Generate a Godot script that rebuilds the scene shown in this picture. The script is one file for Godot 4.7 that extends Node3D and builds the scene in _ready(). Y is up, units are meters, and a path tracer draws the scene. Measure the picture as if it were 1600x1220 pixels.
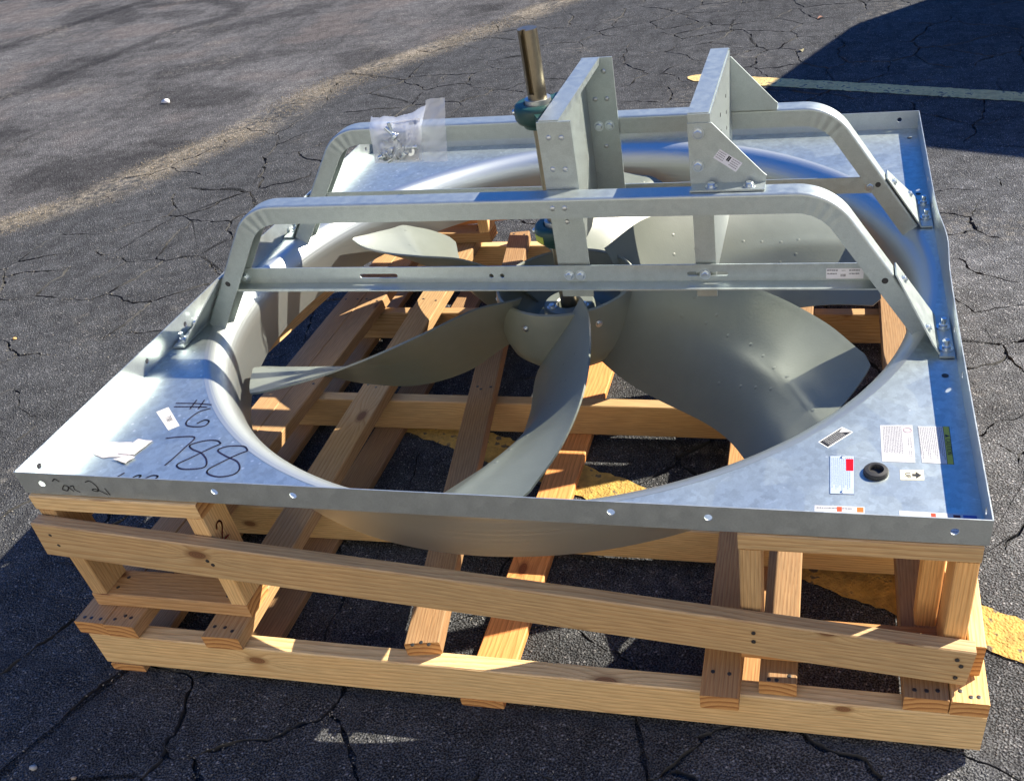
extends Node3D
# Heights in this file are measured from the top of the fan panel's flange; LIFT is that level above the ground.
const LIFT := 0.535
var rng := RandomNumberGenerator.new()
var M := {}
var used := {}

# ---------------------------------------------------------------- helpers
func lin(r: float, g: float, b: float) -> Color:
	return Color(r, g, b).linear_to_srgb()

func mat(c: Color, rough := 0.6, metal := 0.0) -> StandardMaterial3D:
	var m := StandardMaterial3D.new()
	m.albedo_color = c
	m.roughness = rough
	m.metallic = metal
	m.cull_mode = BaseMaterial3D.CULL_DISABLED
	return m

func numbered(called: String) -> String:
	var n: int = used.get(called, 0)
	used[called] = n + 1
	return called if n == 0 else "%s_%03d" % [called, n]

func thing(called: String, label: String, category: String, at := Vector3.ZERO, group := "") -> Node3D:
	var o := Node3D.new()
	o.name = numbered(called)
	add_child(o)
	o.position = at
	o.set_meta("label", label)
	o.set_meta("category", category)
	if group:
		o.set_meta("group", group)
	return o

func put(called: String, mesh: Mesh, parent: Node, m: Material = null, offset := Vector3.ZERO) -> MeshInstance3D:
	var o := MeshInstance3D.new()
	o.mesh = mesh
	if m:
		o.material_override = m
	o.position = offset
	if parent == self:
		o.name = numbered(called)
		add_child(o)
	else:
		o.name = called
		parent.add_child(o, true)
	return o

func begin() -> SurfaceTool:
	var st := SurfaceTool.new()
	st.begin(Mesh.PRIMITIVE_TRIANGLES)
	return st

func tri(st: SurfaceTool, a: Vector3, b: Vector3, c: Vector3, n: Vector3, ua := Vector2.ZERO, ub := Vector2.ZERO, uc := Vector2.ZERO, na := Vector3.ZERO, nb := Vector3.ZERO, nc := Vector3.ZERO) -> void:
	if na == Vector3.ZERO:
		na = n; nb = n; nc = n
	if (b - a).cross(c - a).dot(n) > 0.0:
		var t := b; b = c; c = t
		var tu := ub; ub = uc; uc = tu
		var tn := nb; nb = nc; nc = tn
	st.set_normal(na); st.set_uv(ua); st.add_vertex(a)
	st.set_normal(nb); st.set_uv(ub); st.add_vertex(b)
	st.set_normal(nc); st.set_uv(uc); st.add_vertex(c)

func quad(st: SurfaceTool, a: Vector3, b: Vector3, c: Vector3, d: Vector3, n: Vector3, ua := Vector2.ZERO, ub := Vector2.ZERO, uc := Vector2.ZERO, ud := Vector2.ZERO) -> void:
	tri(st, a, b, c, n, ua, ub, uc)
	tri(st, a, c, d, n, ua, uc, ud)

# ear clipping works with absolute tolerances, so small outlines are enlarged first
func triangulate(pts: PackedVector2Array) -> PackedInt32Array:
	var big := PackedVector2Array()
	for q in pts:
		big.append(q * 1000.0)
	return Geometry2D.triangulate_polygon(big)

func box(st: SurfaceTool, lo: Vector3, hi: Vector3) -> void:
	var c := (lo + hi) / 2
	var h := (hi - lo) / 2
	for ax in 3:
		for s in [-1.0, 1.0]:
			var n := Vector3.ZERO
			n[ax] = s
			var u := Vector3.ZERO
			u[(ax + 1) % 3] = h[(ax + 1) % 3]
			var v := Vector3.ZERO
			v[(ax + 2) % 3] = h[(ax + 2) % 3]
			var p := c + n * h[ax]
			quad(st, p - u - v, p + u - v, p + u + v, p - u + v, n)

# a flat sheet of any outline: 2-D points in the frame (ux, uy), thickness along un; edges listed in skip get no wall
func sheet(st: SurfaceTool, pts: PackedVector2Array, o: Vector3, ux: Vector3, uy: Vector3, th: float, uvs := 1.0, open_ends := false) -> void:
	var un := ux.cross(uy).normalized()
	var idx := triangulate(pts)
	for s in [0.0, 1.0]:
		var n: Vector3 = un if s > 0.5 else -un
		for i in range(0, idx.size(), 3):
			var q: Array[Vector3] = []
			var w: Array[Vector2] = []
			for k in 3:
				var p := pts[idx[i + k]]
				q.append(o + ux * p.x + uy * p.y + un * th * s)
				w.append(p * uvs)
			tri(st, q[0], q[1], q[2], n, w[0], w[1], w[2])
	for i in pts.size():
		var a := pts[i]
		var b := pts[(i + 1) % pts.size()]
		if a.distance_to(b) < 1e-6:
			continue
		var e := (b - a).normalized()
		var out2 := Vector2(e.y, -e.x)
		var mid := (a + b) / 2 + out2 * 0.0002
		if Geometry2D.is_point_in_polygon(mid, pts):
			out2 = -out2
		var n3 := ux * out2.x + uy * out2.y
		var A := o + ux * a.x + uy * a.y
		var B := o + ux * b.x + uy * b.y
		quad(st, A, B, B + un * th, A + un * th, n3, a * uvs, b * uvs, b * uvs, a * uvs)

# a long strip with round or slotted holes; holes: [cx, cy, radius, half slot length]
func strip(st: SurfaceTool, L0: float, L1: float, H0: float, H1: float, holes: Array, o: Vector3, ux: Vector3, uy: Vector3, th: float) -> void:
	var hs := holes.duplicate()
	hs.sort_custom(func(a, b): return a[0] < b[0])
	for i in hs.size() + 1:
		var p := PackedVector2Array()
		if i == 0:
			p.append(Vector2(L0, H1)); p.append(Vector2(L0, H0))
		else:
			var h: Array = hs[i - 1]
			p.append(Vector2(h[0], H1))
			if h[2] > 0.0:
				p.append(Vector2(h[0], h[1] + h[2]))
				for k in 9:
					var an: float = PI / 2 - PI * k / 8.0
					p.append(Vector2(h[0] + h[3] + cos(an) * h[2], h[1] + sin(an) * h[2]))
				p.append(Vector2(h[0], h[1] - h[2]))
			p.append(Vector2(h[0], H0))
		if i == hs.size():
			p.append(Vector2(L1, H0)); p.append(Vector2(L1, H1))
		else:
			var h: Array = hs[i]
			p.append(Vector2(h[0], H0))
			if h[2] > 0.0:
				p.append(Vector2(h[0], h[1] - h[2]))
				for k in 9:
					var an: float = -PI / 2 - PI * k / 8.0
					p.append(Vector2(h[0] - h[3] + cos(an) * h[2], h[1] + sin(an) * h[2]))
				p.append(Vector2(h[0], h[1] + h[2]))
			p.append(Vector2(h[0], H1))
		var clean := PackedVector2Array()
		for q in p:
			if clean.is_empty() or clean[clean.size() - 1].distance_to(q) > 1e-5:
				clean.append(q)
		sheet(st, clean, o, ux, uy, th)

# surface of revolution about an axis
func lathe(st: SurfaceTool, prof: PackedVector2Array, o: Vector3, axis := Vector3.UP, seg := 48, closed := false, ang0 := 0.0) -> void:
	var ux := axis.cross(Vector3(0.31, 0.2, 0.93)).normalized()
	if absf(axis.y) > 0.99:
		ux = Vector3.RIGHT
	var uz := ux.cross(axis).normalized()
	var n := prof.size()
	var tl := 0.0
	var cum: Array[float] = [0.0]
	for i in range(1, n):
		tl += prof[i].distance_to(prof[i - 1])
		cum.append(tl)
	for i in (n if closed else n - 1):
		var a := prof[i]
		var b := prof[(i + 1) % n]
		if a.distance_to(b) < 1e-7:
			continue
		# smooth normals where the profile turns gently
		var d := (b - a).normalized()
		var d0 := d
		var d1 := d
		if i > 0 or closed:
			var q := (a - prof[(i - 1 + n) % n]).normalized()
			if q.dot(d) > 0.75:
				d0 = (q + d).normalized()
		if i + 2 < n or closed:
			var q := (prof[(i + 2) % n] - b).normalized()
			if q.dot(d) > 0.75:
				d1 = (q + d).normalized()
		for k in seg:
			var t0: float = ang0 + TAU * k / seg
			var t1: float = ang0 + TAU * (k + 1) / seg
			var r0 := ux * cos(t0) + uz * sin(t0)
			var r1 := ux * cos(t1) + uz * sin(t1)
			var A := o + r0 * a.x + axis * a.y
			var B := o + r1 * a.x + axis * a.y
			var Cc := o + r1 * b.x + axis * b.y
			var D := o + r0 * b.x + axis * b.y
			var nA := r0 * d0.y - axis * d0.x
			var nB := r1 * d0.y - axis * d0.x
			var nC := r1 * d1.y - axis * d1.x
			var nD := r0 * d1.y - axis * d1.x
			var f := (nA + nB + nC + nD).normalized()
			var u0: float = float(k) / seg
			var u1: float = float(k + 1) / seg
			var va: float = cum[i]
			var vb: float = cum[i + 1] if i + 1 < n else tl
			if a.x > 1e-6:
				tri(st, A, B, Cc, f, Vector2(u0, va), Vector2(u1, va), Vector2(u1, vb), nA, nB, nC)
			if b.x > 1e-6:
				tri(st, A, Cc, D, f, Vector2(u0, va), Vector2(u1, vb), Vector2(u0, vb), nA, nC, nD)

func tube(st: SurfaceTool, a: Vector3, b: Vector3, r: float, seg := 12) -> void:
	var ax := (b - a)
	var l := ax.length()
	lathe(st, PackedVector2Array([Vector2(0, 0), Vector2(r, 0), Vector2(r, l), Vector2(0, l)]), a, ax / l, seg)

# hexagon-headed bolt with washer; n = the way the head points
func bolt_mesh(r := 0.0085, stud := 0.0) -> ArrayMesh:
	var st := begin()
	lathe(st, PackedVector2Array([Vector2(r * 1.45, 0), Vector2(r * 1.45, r * 0.22), Vector2(r * 0.9, r * 0.24)]), Vector3.ZERO, Vector3.UP, 16)
	lathe(st, PackedVector2Array([Vector2(r, r * 0.22), Vector2(r, r * 0.85), Vector2(r * 0.86, r * 1.0), Vector2(0, r * 1.02)]), Vector3.ZERO, Vector3.UP, 6)
	if stud > 0.0:
		lathe(st, PackedVector2Array([Vector2(r * 0.55, r), Vector2(r * 0.55, stud), Vector2(0, stud)]), Vector3.ZERO, Vector3.UP, 10)
	return st.commit()

func add_bolt(parent: Node, p: Vector3, n: Vector3, called := "bolt", mesh_key := "bolt") -> void:
	var o := put(called, M[mesh_key], parent, M.zinc)
	var up := n.normalized()
	var side := up.cross(Vector3(0.3, 0.5, 0.81)).normalized()
	o.transform = Transform3D(Basis(side, up, side.cross(up)), p)

func smooth_line(pts: Array, per := 6) -> PackedVector2Array:
	var out := PackedVector2Array()
	for i in pts.size() - 1:
		var p0: Vector2 = pts[maxi(i - 1, 0)]
		var p1: Vector2 = pts[i]
		var p2: Vector2 = pts[i + 1]
		var p3: Vector2 = pts[mini(i + 2, pts.size() - 1)]
		for k in per:
			out.append(p1.cubic_interpolate(p2, p0, p3, float(k) / per))
	out.append(pts[pts.size() - 1])
	return out

# a marker stroke lying on a surface
func stroke(st: SurfaceTool, pts: Array, w: float, o: Vector3, ux: Vector3, uy: Vector3, per := 6) -> void:
	var l := smooth_line(pts, per)
	var n := ux.cross(uy).normalized()
	for i in l.size() - 1:
		var d := (l[i + 1] - l[i]).normalized()
		var s := Vector2(-d.y, d.x) * w * 0.5
		var a := l[i] - d * w * 0.3
		var b := l[i + 1] + d * w * 0.3
		quad(st, o + ux * (a.x + s.x) + uy * (a.y + s.y), o + ux * (b.x + s.x) + uy * (b.y + s.y), o + ux * (b.x - s.x) + uy * (b.y - s.y), o + ux * (a.x - s.x) + uy * (a.y - s.y), n)

func curve_at(v: Array, s: float) -> float:
	var f := clampf(s, 0, 1) * (v.size() - 1)
	var i := mini(int(f), v.size() - 2)
	var t := f - i
	return cubic_interpolate(v[i], v[i + 1], v[maxi(i - 1, 0)], v[mini(i + 2, v.size() - 1)], t)

# ---------------------------------------------------------------- textures
func noise(seed_: int, freq: float, kind := FastNoiseLite.TYPE_SIMPLEX_SMOOTH, oct := 3) -> FastNoiseLite:
	var n := FastNoiseLite.new()
	n.seed = seed_
	n.frequency = freq
	n.noise_type = kind
	n.fractal_octaves = oct
	return n

func grey(n: FastNoiseLite, size: int) -> PackedByteArray:
	var im := n.get_seamless_image(size, size)
	im.convert(Image.FORMAT_L8)
	return im.get_data()

func tex_rgb(d: PackedByteArray, w: int, h: int) -> ImageTexture:
	var im := Image.create_from_data(w, h, false, Image.FORMAT_RGB8, d)
	im.generate_mipmaps()
	return ImageTexture.create_from_image(im)

func tex_l(d: PackedByteArray, w: int, h: int) -> ImageTexture:
	var im := Image.create_from_data(w, h, false, Image.FORMAT_L8, d)
	im.generate_mipmaps()
	return ImageTexture.create_from_image(im)

func b8(v: float) -> int:
	return clampi(int(v * 255.0), 0, 255)

func wood_texture(seed_: int, knots: Array, ring: float) -> Array:
	var W := 1024
	var H := 288
	var d := PackedByteArray()
	d.resize(W * H * 3)
	var hh := PackedByteArray()
	hh.resize(W * H)
	var warp := noise(seed_, 1.0, FastNoiseLite.TYPE_SIMPLEX_SMOOTH, 2)
	var fib := noise(seed_ + 7, 1.0, FastNoiseLite.TYPE_SIMPLEX, 2)
	var blot := noise(seed_ + 13, 1.0, FastNoiseLite.TYPE_SIMPLEX_SMOOTH, 3)
	var light := Vector3(0.885, 0.78, 0.60)
	var dark := Vector3(0.73, 0.575, 0.39)
	var knotc := Vector3(0.42, 0.25, 0.15)
	for y in H:
		var v := y * 0.4 / H
		for x in W:
			var u := x * 2.0 / W
			var rr := v * ring + 2.6 * warp.get_noise_2d(u * 0.7, v * 4.0) + 0.25 * warp.get_noise_2d(u * 5.0 + 40.0, v * 30.0)
			var kd := 9.0
			for k in knots:
				var ex: float = (u - k[0]) / (k[2] * 1.9)
				var ey: float = (v - k[1]) / k[2]
				var q := ex * ex + ey * ey
				if q < 30.0:
					rr += 2.4 * signf(ey) * exp(-q * 0.22) * (1.0 - exp(-absf(ey) * 2.0))
					kd = minf(kd, sqrt(q))
			var fr := fposmod(rr, 1.0)
			var late := pow(fr, 3.0) * smoothstep(1.0, 0.93, fr)
			var f := fib.get_noise_2d(u * 9.0, v * 420.0)
			var bl := blot.get_noise_2d(u * 1.8, v * 7.0)
			var c := light.lerp(dark, clampf(late * 0.85 + 0.10 + bl * 0.22, 0, 1))
			c *= 1.0 + f * 0.10 + bl * 0.07
			if kd < 1.7:
				var kk := smoothstep(1.05, 0.75, kd)
				c = c.lerp(dark * 0.8, smoothstep(1.7, 1.0, kd) * 0.5)
				c = c.lerp(knotc * (1.0 + 0.35 * sin(kd * 22.0)), kk * 0.6)
			var i := y * W + x
			d[i * 3] = b8(c.x); d[i * 3 + 1] = b8(c.y); d[i * 3 + 2] = b8(c.z)
			hh[i] = b8(0.55 - late * 0.3 + f * 0.28)
	return [tex_rgb(d, W, H), tex_l(hh, W, H)]

func end_grain_texture() -> ImageTexture:
	var S := 192
	var d := PackedByteArray()
	d.resize(S * S * 3)
	var n := noise(77, 1.0)
	for y in S:
		for x in S:
			var u := x / 192.0
			var v := y / 192.0
			var r := Vector2(u - 0.45, v + 0.35).length() * 11.0 + n.get_noise_2d(u * 3, v * 3) * 0.16
			var fr := fposmod(r, 1.0)
			var late := pow(fr, 2.2) * smoothstep(1.0, 0.9, fr)
			var g := n.get_noise_2d(u * 160, v * 160) * 0.12
			var c := Vector3(0.80, 0.62, 0.40).lerp(Vector3(0.50, 0.31, 0.15), clampf(late, 0, 1)) * (1.0 + g)
			var i := (y * S + x) * 3
			d[i] = b8(c.x); d[i + 1] = b8(c.y); d[i + 2] = b8(c.z)
	return tex_rgb(d, S, S)

func make_materials() -> void:
	# asphalt grain, tiled in world space
	var S := 768
	var cell := noise(3, 0.16, FastNoiseLite.TYPE_CELLULAR, 1)
	cell.cellular_return_type = FastNoiseLite.RETURN_CELL_VALUE
	cell.fractal_type = FastNoiseLite.FRACTAL_NONE
	var cd := noise(3, 0.16, FastNoiseLite.TYPE_CELLULAR, 1)
	cd.cellular_return_type = FastNoiseLite.RETURN_DISTANCE
	cd.fractal_type = FastNoiseLite.FRACTAL_NONE
	var a1 := grey(cell, S)
	var a2 := grey(cd, S)
	var a3 := grey(noise(5, 0.13, FastNoiseLite.TYPE_SIMPLEX, 3), S)
	var a4 := grey(noise(9, 0.006, FastNoiseLite.TYPE_SIMPLEX_SMOOTH, 3), S)
	var g := PackedByteArray()
	g.resize(S * S * 3)
	var h := PackedByteArray()
	h.resize(S * S)
	for i in S * S:
		var c: float = a1[i] / 255.0
		var e: float = a2[i] / 255.0
		var f: float = a3[i] / 255.0
		var l: float = a4[i] / 255.0
		var stone := smoothstep(0.80, 0.86, c) * smoothstep(0.75, 0.35, e)
		var bright := smoothstep(0.955, 0.965, c) * smoothstep(0.6, 0.3, e)
		var v := 0.50 + (f - 0.5) * 0.62 + (l - 0.5) * 0.14 + stone * 0.09 + bright * 0.30
		var hue := (c * 7.0 - floorf(c * 7.0) - 0.5) * 0.05 * stone
		g[i * 3] = b8(v * (0.995 + hue)); g[i * 3 + 1] = b8(v); g[i * 3 + 2] = b8(v * (1.005 - hue))
		h[i] = b8(0.35 + (f - 0.5) * 0.55 + (1.0 - e) * 0.42 * smoothstep(0.3, 0.7, c) + stone * 0.15)
	var asphalt_tex := tex_rgb(g, S, S)
	var asphalt_h := tex_l(h, S, S)
	M.asphalt = mat(Color.WHITE, 0.86)
	M.asphalt.albedo_texture = asphalt_tex
	M.asphalt.uv1_triplanar = true
	M.asphalt.uv1_world_triplanar = true
	M.asphalt.uv1_scale = Vector3.ONE * (1.0 / 0.62)
	M.asphalt.heightmap_enabled = true
	M.asphalt.heightmap_texture = asphalt_h
	M.asphalt.heightmap_scale = 0.55
	M.asphalt.metallic_specular = 0.16
	M.asphalt.detail_enabled = true
	M.asphalt.detail_blend_mode = BaseMaterial3D.BLEND_MODE_MUL
	M.asphalt.detail_uv_layer = BaseMaterial3D.DETAIL_UV_2
	M.asphalt.detail_albedo = ground_map()
	M.asphalt_deep = mat(lin(0.050, 0.050, 0.051), 0.95)
	# road paint, worn
	var p1 := grey(noise(21, 0.035, FastNoiseLite.TYPE_SIMPLEX, 4), 512)
	var p2 := grey(noise(22, 0.012, FastNoiseLite.TYPE_SIMPLEX_SMOOTH, 3), 512)
	for kind in ["yellow", "pale"]:
		var pd := PackedByteArray()
		pd.resize(512 * 512 * 3)
		var top := Vector3(0.82, 0.66, 0.33) if kind == "yellow" else Vector3(0.86, 0.74, 0.48)
		for i in 512 * 512:
			var w := smoothstep(0.66, 0.74, p1[i] / 255.0 * 0.62 + p2[i] / 255.0 * 0.42)
			var c := top * (0.90 + 0.2 * (p2[i] / 255.0 - 0.5) + 0.25 * (p1[i] / 255.0 - 0.5))
			c = c.lerp(Vector3(0.30, 0.28, 0.26), w * 0.8)
			pd[i * 3] = b8(c.x); pd[i * 3 + 1] = b8(c.y); pd[i * 3 + 2] = b8(c.z)
		var pm := mat(Color.WHITE, 0.8)
		pm.albedo_texture = tex_rgb(pd, 512, 512)
		pm.uv1_triplanar = true
		pm.uv1_world_triplanar = true
		pm.uv1_scale = Vector3.ONE * (1.0 / 0.8)
		pm.heightmap_enabled = true
		pm.heightmap_texture = asphalt_h
		pm.heightmap_scale = 0.3
		M["paint_" + kind] = pm
	M.sand = mat(lin(0.42, 0.33, 0.21), 0.9)
	M.sand.vertex_color_use_as_albedo = true
	M.sand.albedo_color = Color.WHITE
	# lumber
	var w1 := wood_texture(101, [[0.42, 0.07, 0.011], [1.18, 0.145, 0.014], [1.62, 0.045, 0.008], [0.83, 0.27, 0.012], [1.75, 0.31, 0.013]], 95.0)
	var w2 := wood_texture(202, [[0.7, 0.2, 0.012], [1.45, 0.09, 0.010], [0.2, 0.33, 0.009]], 150.0)
	var tones := {"pine": [w1, Color(1.0, 0.98, 0.94), 0.62], "pine_fine": [w2, Color(1.0, 0.96, 0.90), 0.62], "pine_worn": [w2, Color(0.80, 0.735, 0.685), 0.78], "pine_dusty": [w1, Color(0.84, 0.76, 0.69), 0.76], "pine_red": [w1, Color(1.0, 0.84, 0.72), 0.66]}
	for k in tones:
		var t: Array = tones[k]
		var m := mat(t[1], t[2])
		m.albedo_texture = t[0][0]
		m.heightmap_enabled = true
		m.heightmap_texture = t[0][1]
		m.heightmap_scale = 0.06
		M[k] = m
		for v in 3:
			var mv: StandardMaterial3D = m.duplicate()
			mv.albedo_color = Color(t[1].r * [0.93, 1.0, 0.84][v], t[1].g * [0.96, 0.94, 0.83][v], t[1].b * [0.98, 0.86, 0.83][v])
			M["%s_%d" % [k, v]] = mv
	M.end_grain = mat(Color(1, 0.97, 0.93), 0.8)
	M.end_grain.albedo_texture = end_grain_texture()
	# galvanised steel
	var gs := noise(31, 0.055, FastNoiseLite.TYPE_CELLULAR, 1)
	gs.cellular_return_type = FastNoiseLite.RETURN_CELL_VALUE
	gs.fractal_type = FastNoiseLite.FRACTAL_NONE
	var g1 := grey(gs, 512)
	var g2 := grey(noise(33, 0.018, FastNoiseLite.TYPE_SIMPLEX_SMOOTH, 4), 512)
	var g3 := grey(noise(35, 0.12, FastNoiseLite.TYPE_SIMPLEX, 2), 512)
	var ga := PackedByteArray()
	ga.resize(512 * 512 * 3)
	var gr := PackedByteArray()
	gr.resize(512 * 512)
	for i in 512 * 512:
		var v := 0.93 + (g1[i] / 255.0 - 0.5) * 0.035 + (g2[i] / 255.0 - 0.5) * 0.02 + (g3[i] / 255.0 - 0.5) * 0.05
		ga[i * 3] = b8(v * 0.985); ga[i * 3 + 1] = b8(v); ga[i * 3 + 2] = b8(v * 1.0)
		gr[i] = b8(0.64 + (g1[i] / 255.0 - 0.5) * 0.09 + (g2[i] / 255.0 - 0.5) * 0.05)
	var gal_tex := tex_rgb(ga, 512, 512)
	var gal_r := tex_l(gr, 512, 512)
	M.galv = mat(lin(0.60, 0.63, 0.63), 0.74, 0.85)
	M.galv.albedo_texture = gal_tex
	M.galv.roughness_texture = gal_r
	M.galv.uv1_triplanar = true
	M.galv.uv1_scale = Vector3.ONE * (1.0 / 0.34)
	M.galv_frame = mat(lin(0.53, 0.575, 0.57), 0.72, 0.85)
	M.galv_frame.albedo_texture = gal_tex
	M.galv_frame.roughness_texture = gal_r
	M.galv_frame.uv1_triplanar = true
	M.galv_frame.uv1_scale = Vector3.ONE * (1.0 / 0.30)
	M.plate = mat(Color.WHITE, 0.66, 0.9)
	M.plate.albedo_texture = plate_map(g1, g2, g3)
	M.plate.roughness_texture = gal_r
	# spun ring: fine turning lines run round it
	var sp := PackedByteArray()
	sp.resize(64 * 512)
	var sn := noise(41, 0.9, FastNoiseLite.TYPE_VALUE, 2)
	var sl := noise(42, 0.06, FastNoiseLite.TYPE_SIMPLEX, 2)
	for y in 512:
		for x in 64:
			sp[y * 64 + x] = b8(0.5 + 0.42 * sn.get_noise_1d(y * 1.0) + 0.22 * sl.get_noise_1d(y * 1.0) )
	var spun := tex_l(sp, 64, 512)
	M.spun = mat(lin(0.51, 0.545, 0.545), 0.44, 0.9)
	M.spun.heightmap_enabled = true
	M.spun.heightmap_texture = spun
	M.spun.heightmap_scale = 0.03
	M.spun.uv1_scale = Vector3(6, 4.0, 1)
	M.spun.anisotropy_enabled = true
	M.spun.anisotropy = 0.4
	M.zinc = mat(lin(0.60, 0.66, 0.70), 0.30, 0.95)
	M.zinc_dull = mat(lin(0.50, 0.53, 0.53), 0.45, 0.9)
	# fan paint
	var fp := PackedByteArray()
	fp.resize(512 * 512 * 3)
	for i in 512 * 512:
		var v := 0.955 + (g2[i] / 255.0 - 0.5) * 0.055 + (g3[i] / 255.0 - 0.5) * 0.012
		fp[i * 3] = b8(v); fp[i * 3 + 1] = b8(v); fp[i * 3 + 2] = b8(v)
	M.fan_paint = mat(lin(0.172, 0.192, 0.164), 0.38, 0.0)
	M.fan_paint.albedo_texture = tex_rgb(fp, 512, 512)
	M.fan_paint.heightmap_enabled = true
	M.fan_paint.heightmap_texture = tex_l(g3, 512, 512)
	M.fan_paint.heightmap_scale = 0.012
	M.fan_paint.uv1_triplanar = true
	M.fan_paint.uv1_scale = Vector3.ONE * 2.2
	M.fan_paint.clearcoat_enabled = true
	M.fan_paint.clearcoat = 0.15
	M.fan_paint.clearcoat_roughness = 0.3
	M.bearing_green = mat(lin(0.013, 0.055, 0.047), 0.45)
	M.bearing_green.heightmap_enabled = true
	M.bearing_green.heightmap_texture = tex_l(g3, 512, 512)
	M.bearing_green.heightmap_scale = 0.05
	M.bearing_green.uv1_triplanar = true
	M.bearing_green.uv1_scale = Vector3.ONE * 6.0
	M.shaft_steel = mat(lin(0.33, 0.27, 0.19), 0.34, 0.95)
	M.shaft_steel.albedo_texture = gal_tex
	M.shaft_steel.roughness_texture = gal_r
	M.shaft_steel.roughness = 0.6
	M.shaft_steel.uv1_triplanar = true
	M.shaft_steel.uv1_scale = Vector3.ONE * 6.0
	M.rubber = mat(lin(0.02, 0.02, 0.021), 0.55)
	M.ink = mat(lin(0.025, 0.022, 0.05), 0.45)
	M.ink_faint = mat(lin(0.05, 0.05, 0.06), 0.6)
	M.red_ink = mat(lin(0.62, 0.05, 0.04), 0.7)
	M.nail = mat(lin(0.07, 0.07, 0.072), 0.45, 0.7)
	M.white_print = mat(lin(0.80, 0.80, 0.80), 0.55)
	M.film = mat(Color(0.93, 0.95, 0.98, 0.37), 0.14)
	M.film.transparency = BaseMaterial3D.TRANSPARENCY_ALPHA
	M.paper = mat(lin(0.70, 0.70, 0.72), 0.8)
	M.bolt = bolt_mesh(0.0085)
	M.bolt_small = bolt_mesh(0.0065)
	M.bolt_stud = bolt_mesh(0.0095, 0.022)
	var rv := begin()
	lathe(rv, PackedVector2Array([Vector2(0.006, 0), Vector2(0.0052, 0.0016), Vector2(0.003, 0.0026), Vector2(0, 0.003)]), Vector3.ZERO, Vector3.UP, 10)
	M.rivet = rv.commit()
	var dm := begin()
	lathe(dm, PackedVector2Array([Vector2(0.0060, -0.0004), Vector2(0.0040, 0.0003), Vector2(0.002, 0.0007), Vector2(0, 0.0008)]), Vector3.ZERO, Vector3.UP, 10)
	M.dimple = dm.commit()
	var nl := begin()
	lathe(nl, PackedVector2Array([Vector2(0.0040, -0.001), Vector2(0.0040, 0.0006), Vector2(0.0030, 0.0010), Vector2(0, 0.0008)]), Vector3.ZERO, Vector3.UP, 10)
	M.nail_mesh = nl.commit()

# colour of the ground over the whole lot: newer black top, older grey top, sand along the joint, tyre marks
const GX0 := -9.0
const GZ0 := -9.5
const GS := 12.6
const JOINT := [Vector2(-3.9, -0.75), Vector2(-3.229, -1.463), Vector2(-2.976, -1.72), Vector2(-2.813, -2.162), Vector2(-2.62, -2.528), Vector2(-2.493, -3.098), Vector2(-2.306, -3.535), Vector2(-1.876, -4.209), Vector2(-1.56, -4.687), Vector2(-1.402, -4.991), Vector2(-0.2, -6.9)]
func joint_x(z: float) -> float:
	for i in JOINT.size() - 1:
		var a: Vector2 = JOINT[i]
		var b: Vector2 = JOINT[i + 1]
		if z <= a.y and z >= b.y:
			return lerpf(a.x, b.x, (z - a.y) / (b.y - a.y))
	return -3.9 - (z + 0.75) if z > -0.75 else -0.2

func seg_dist(p: Vector2, l: Array) -> float:
	var d := 99.0
	for i in l.size() - 1:
		d = minf(d, p.distance_to(Geometry2D.get_closest_point_to_segment(p, l[i], l[i + 1])))
	return d

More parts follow.
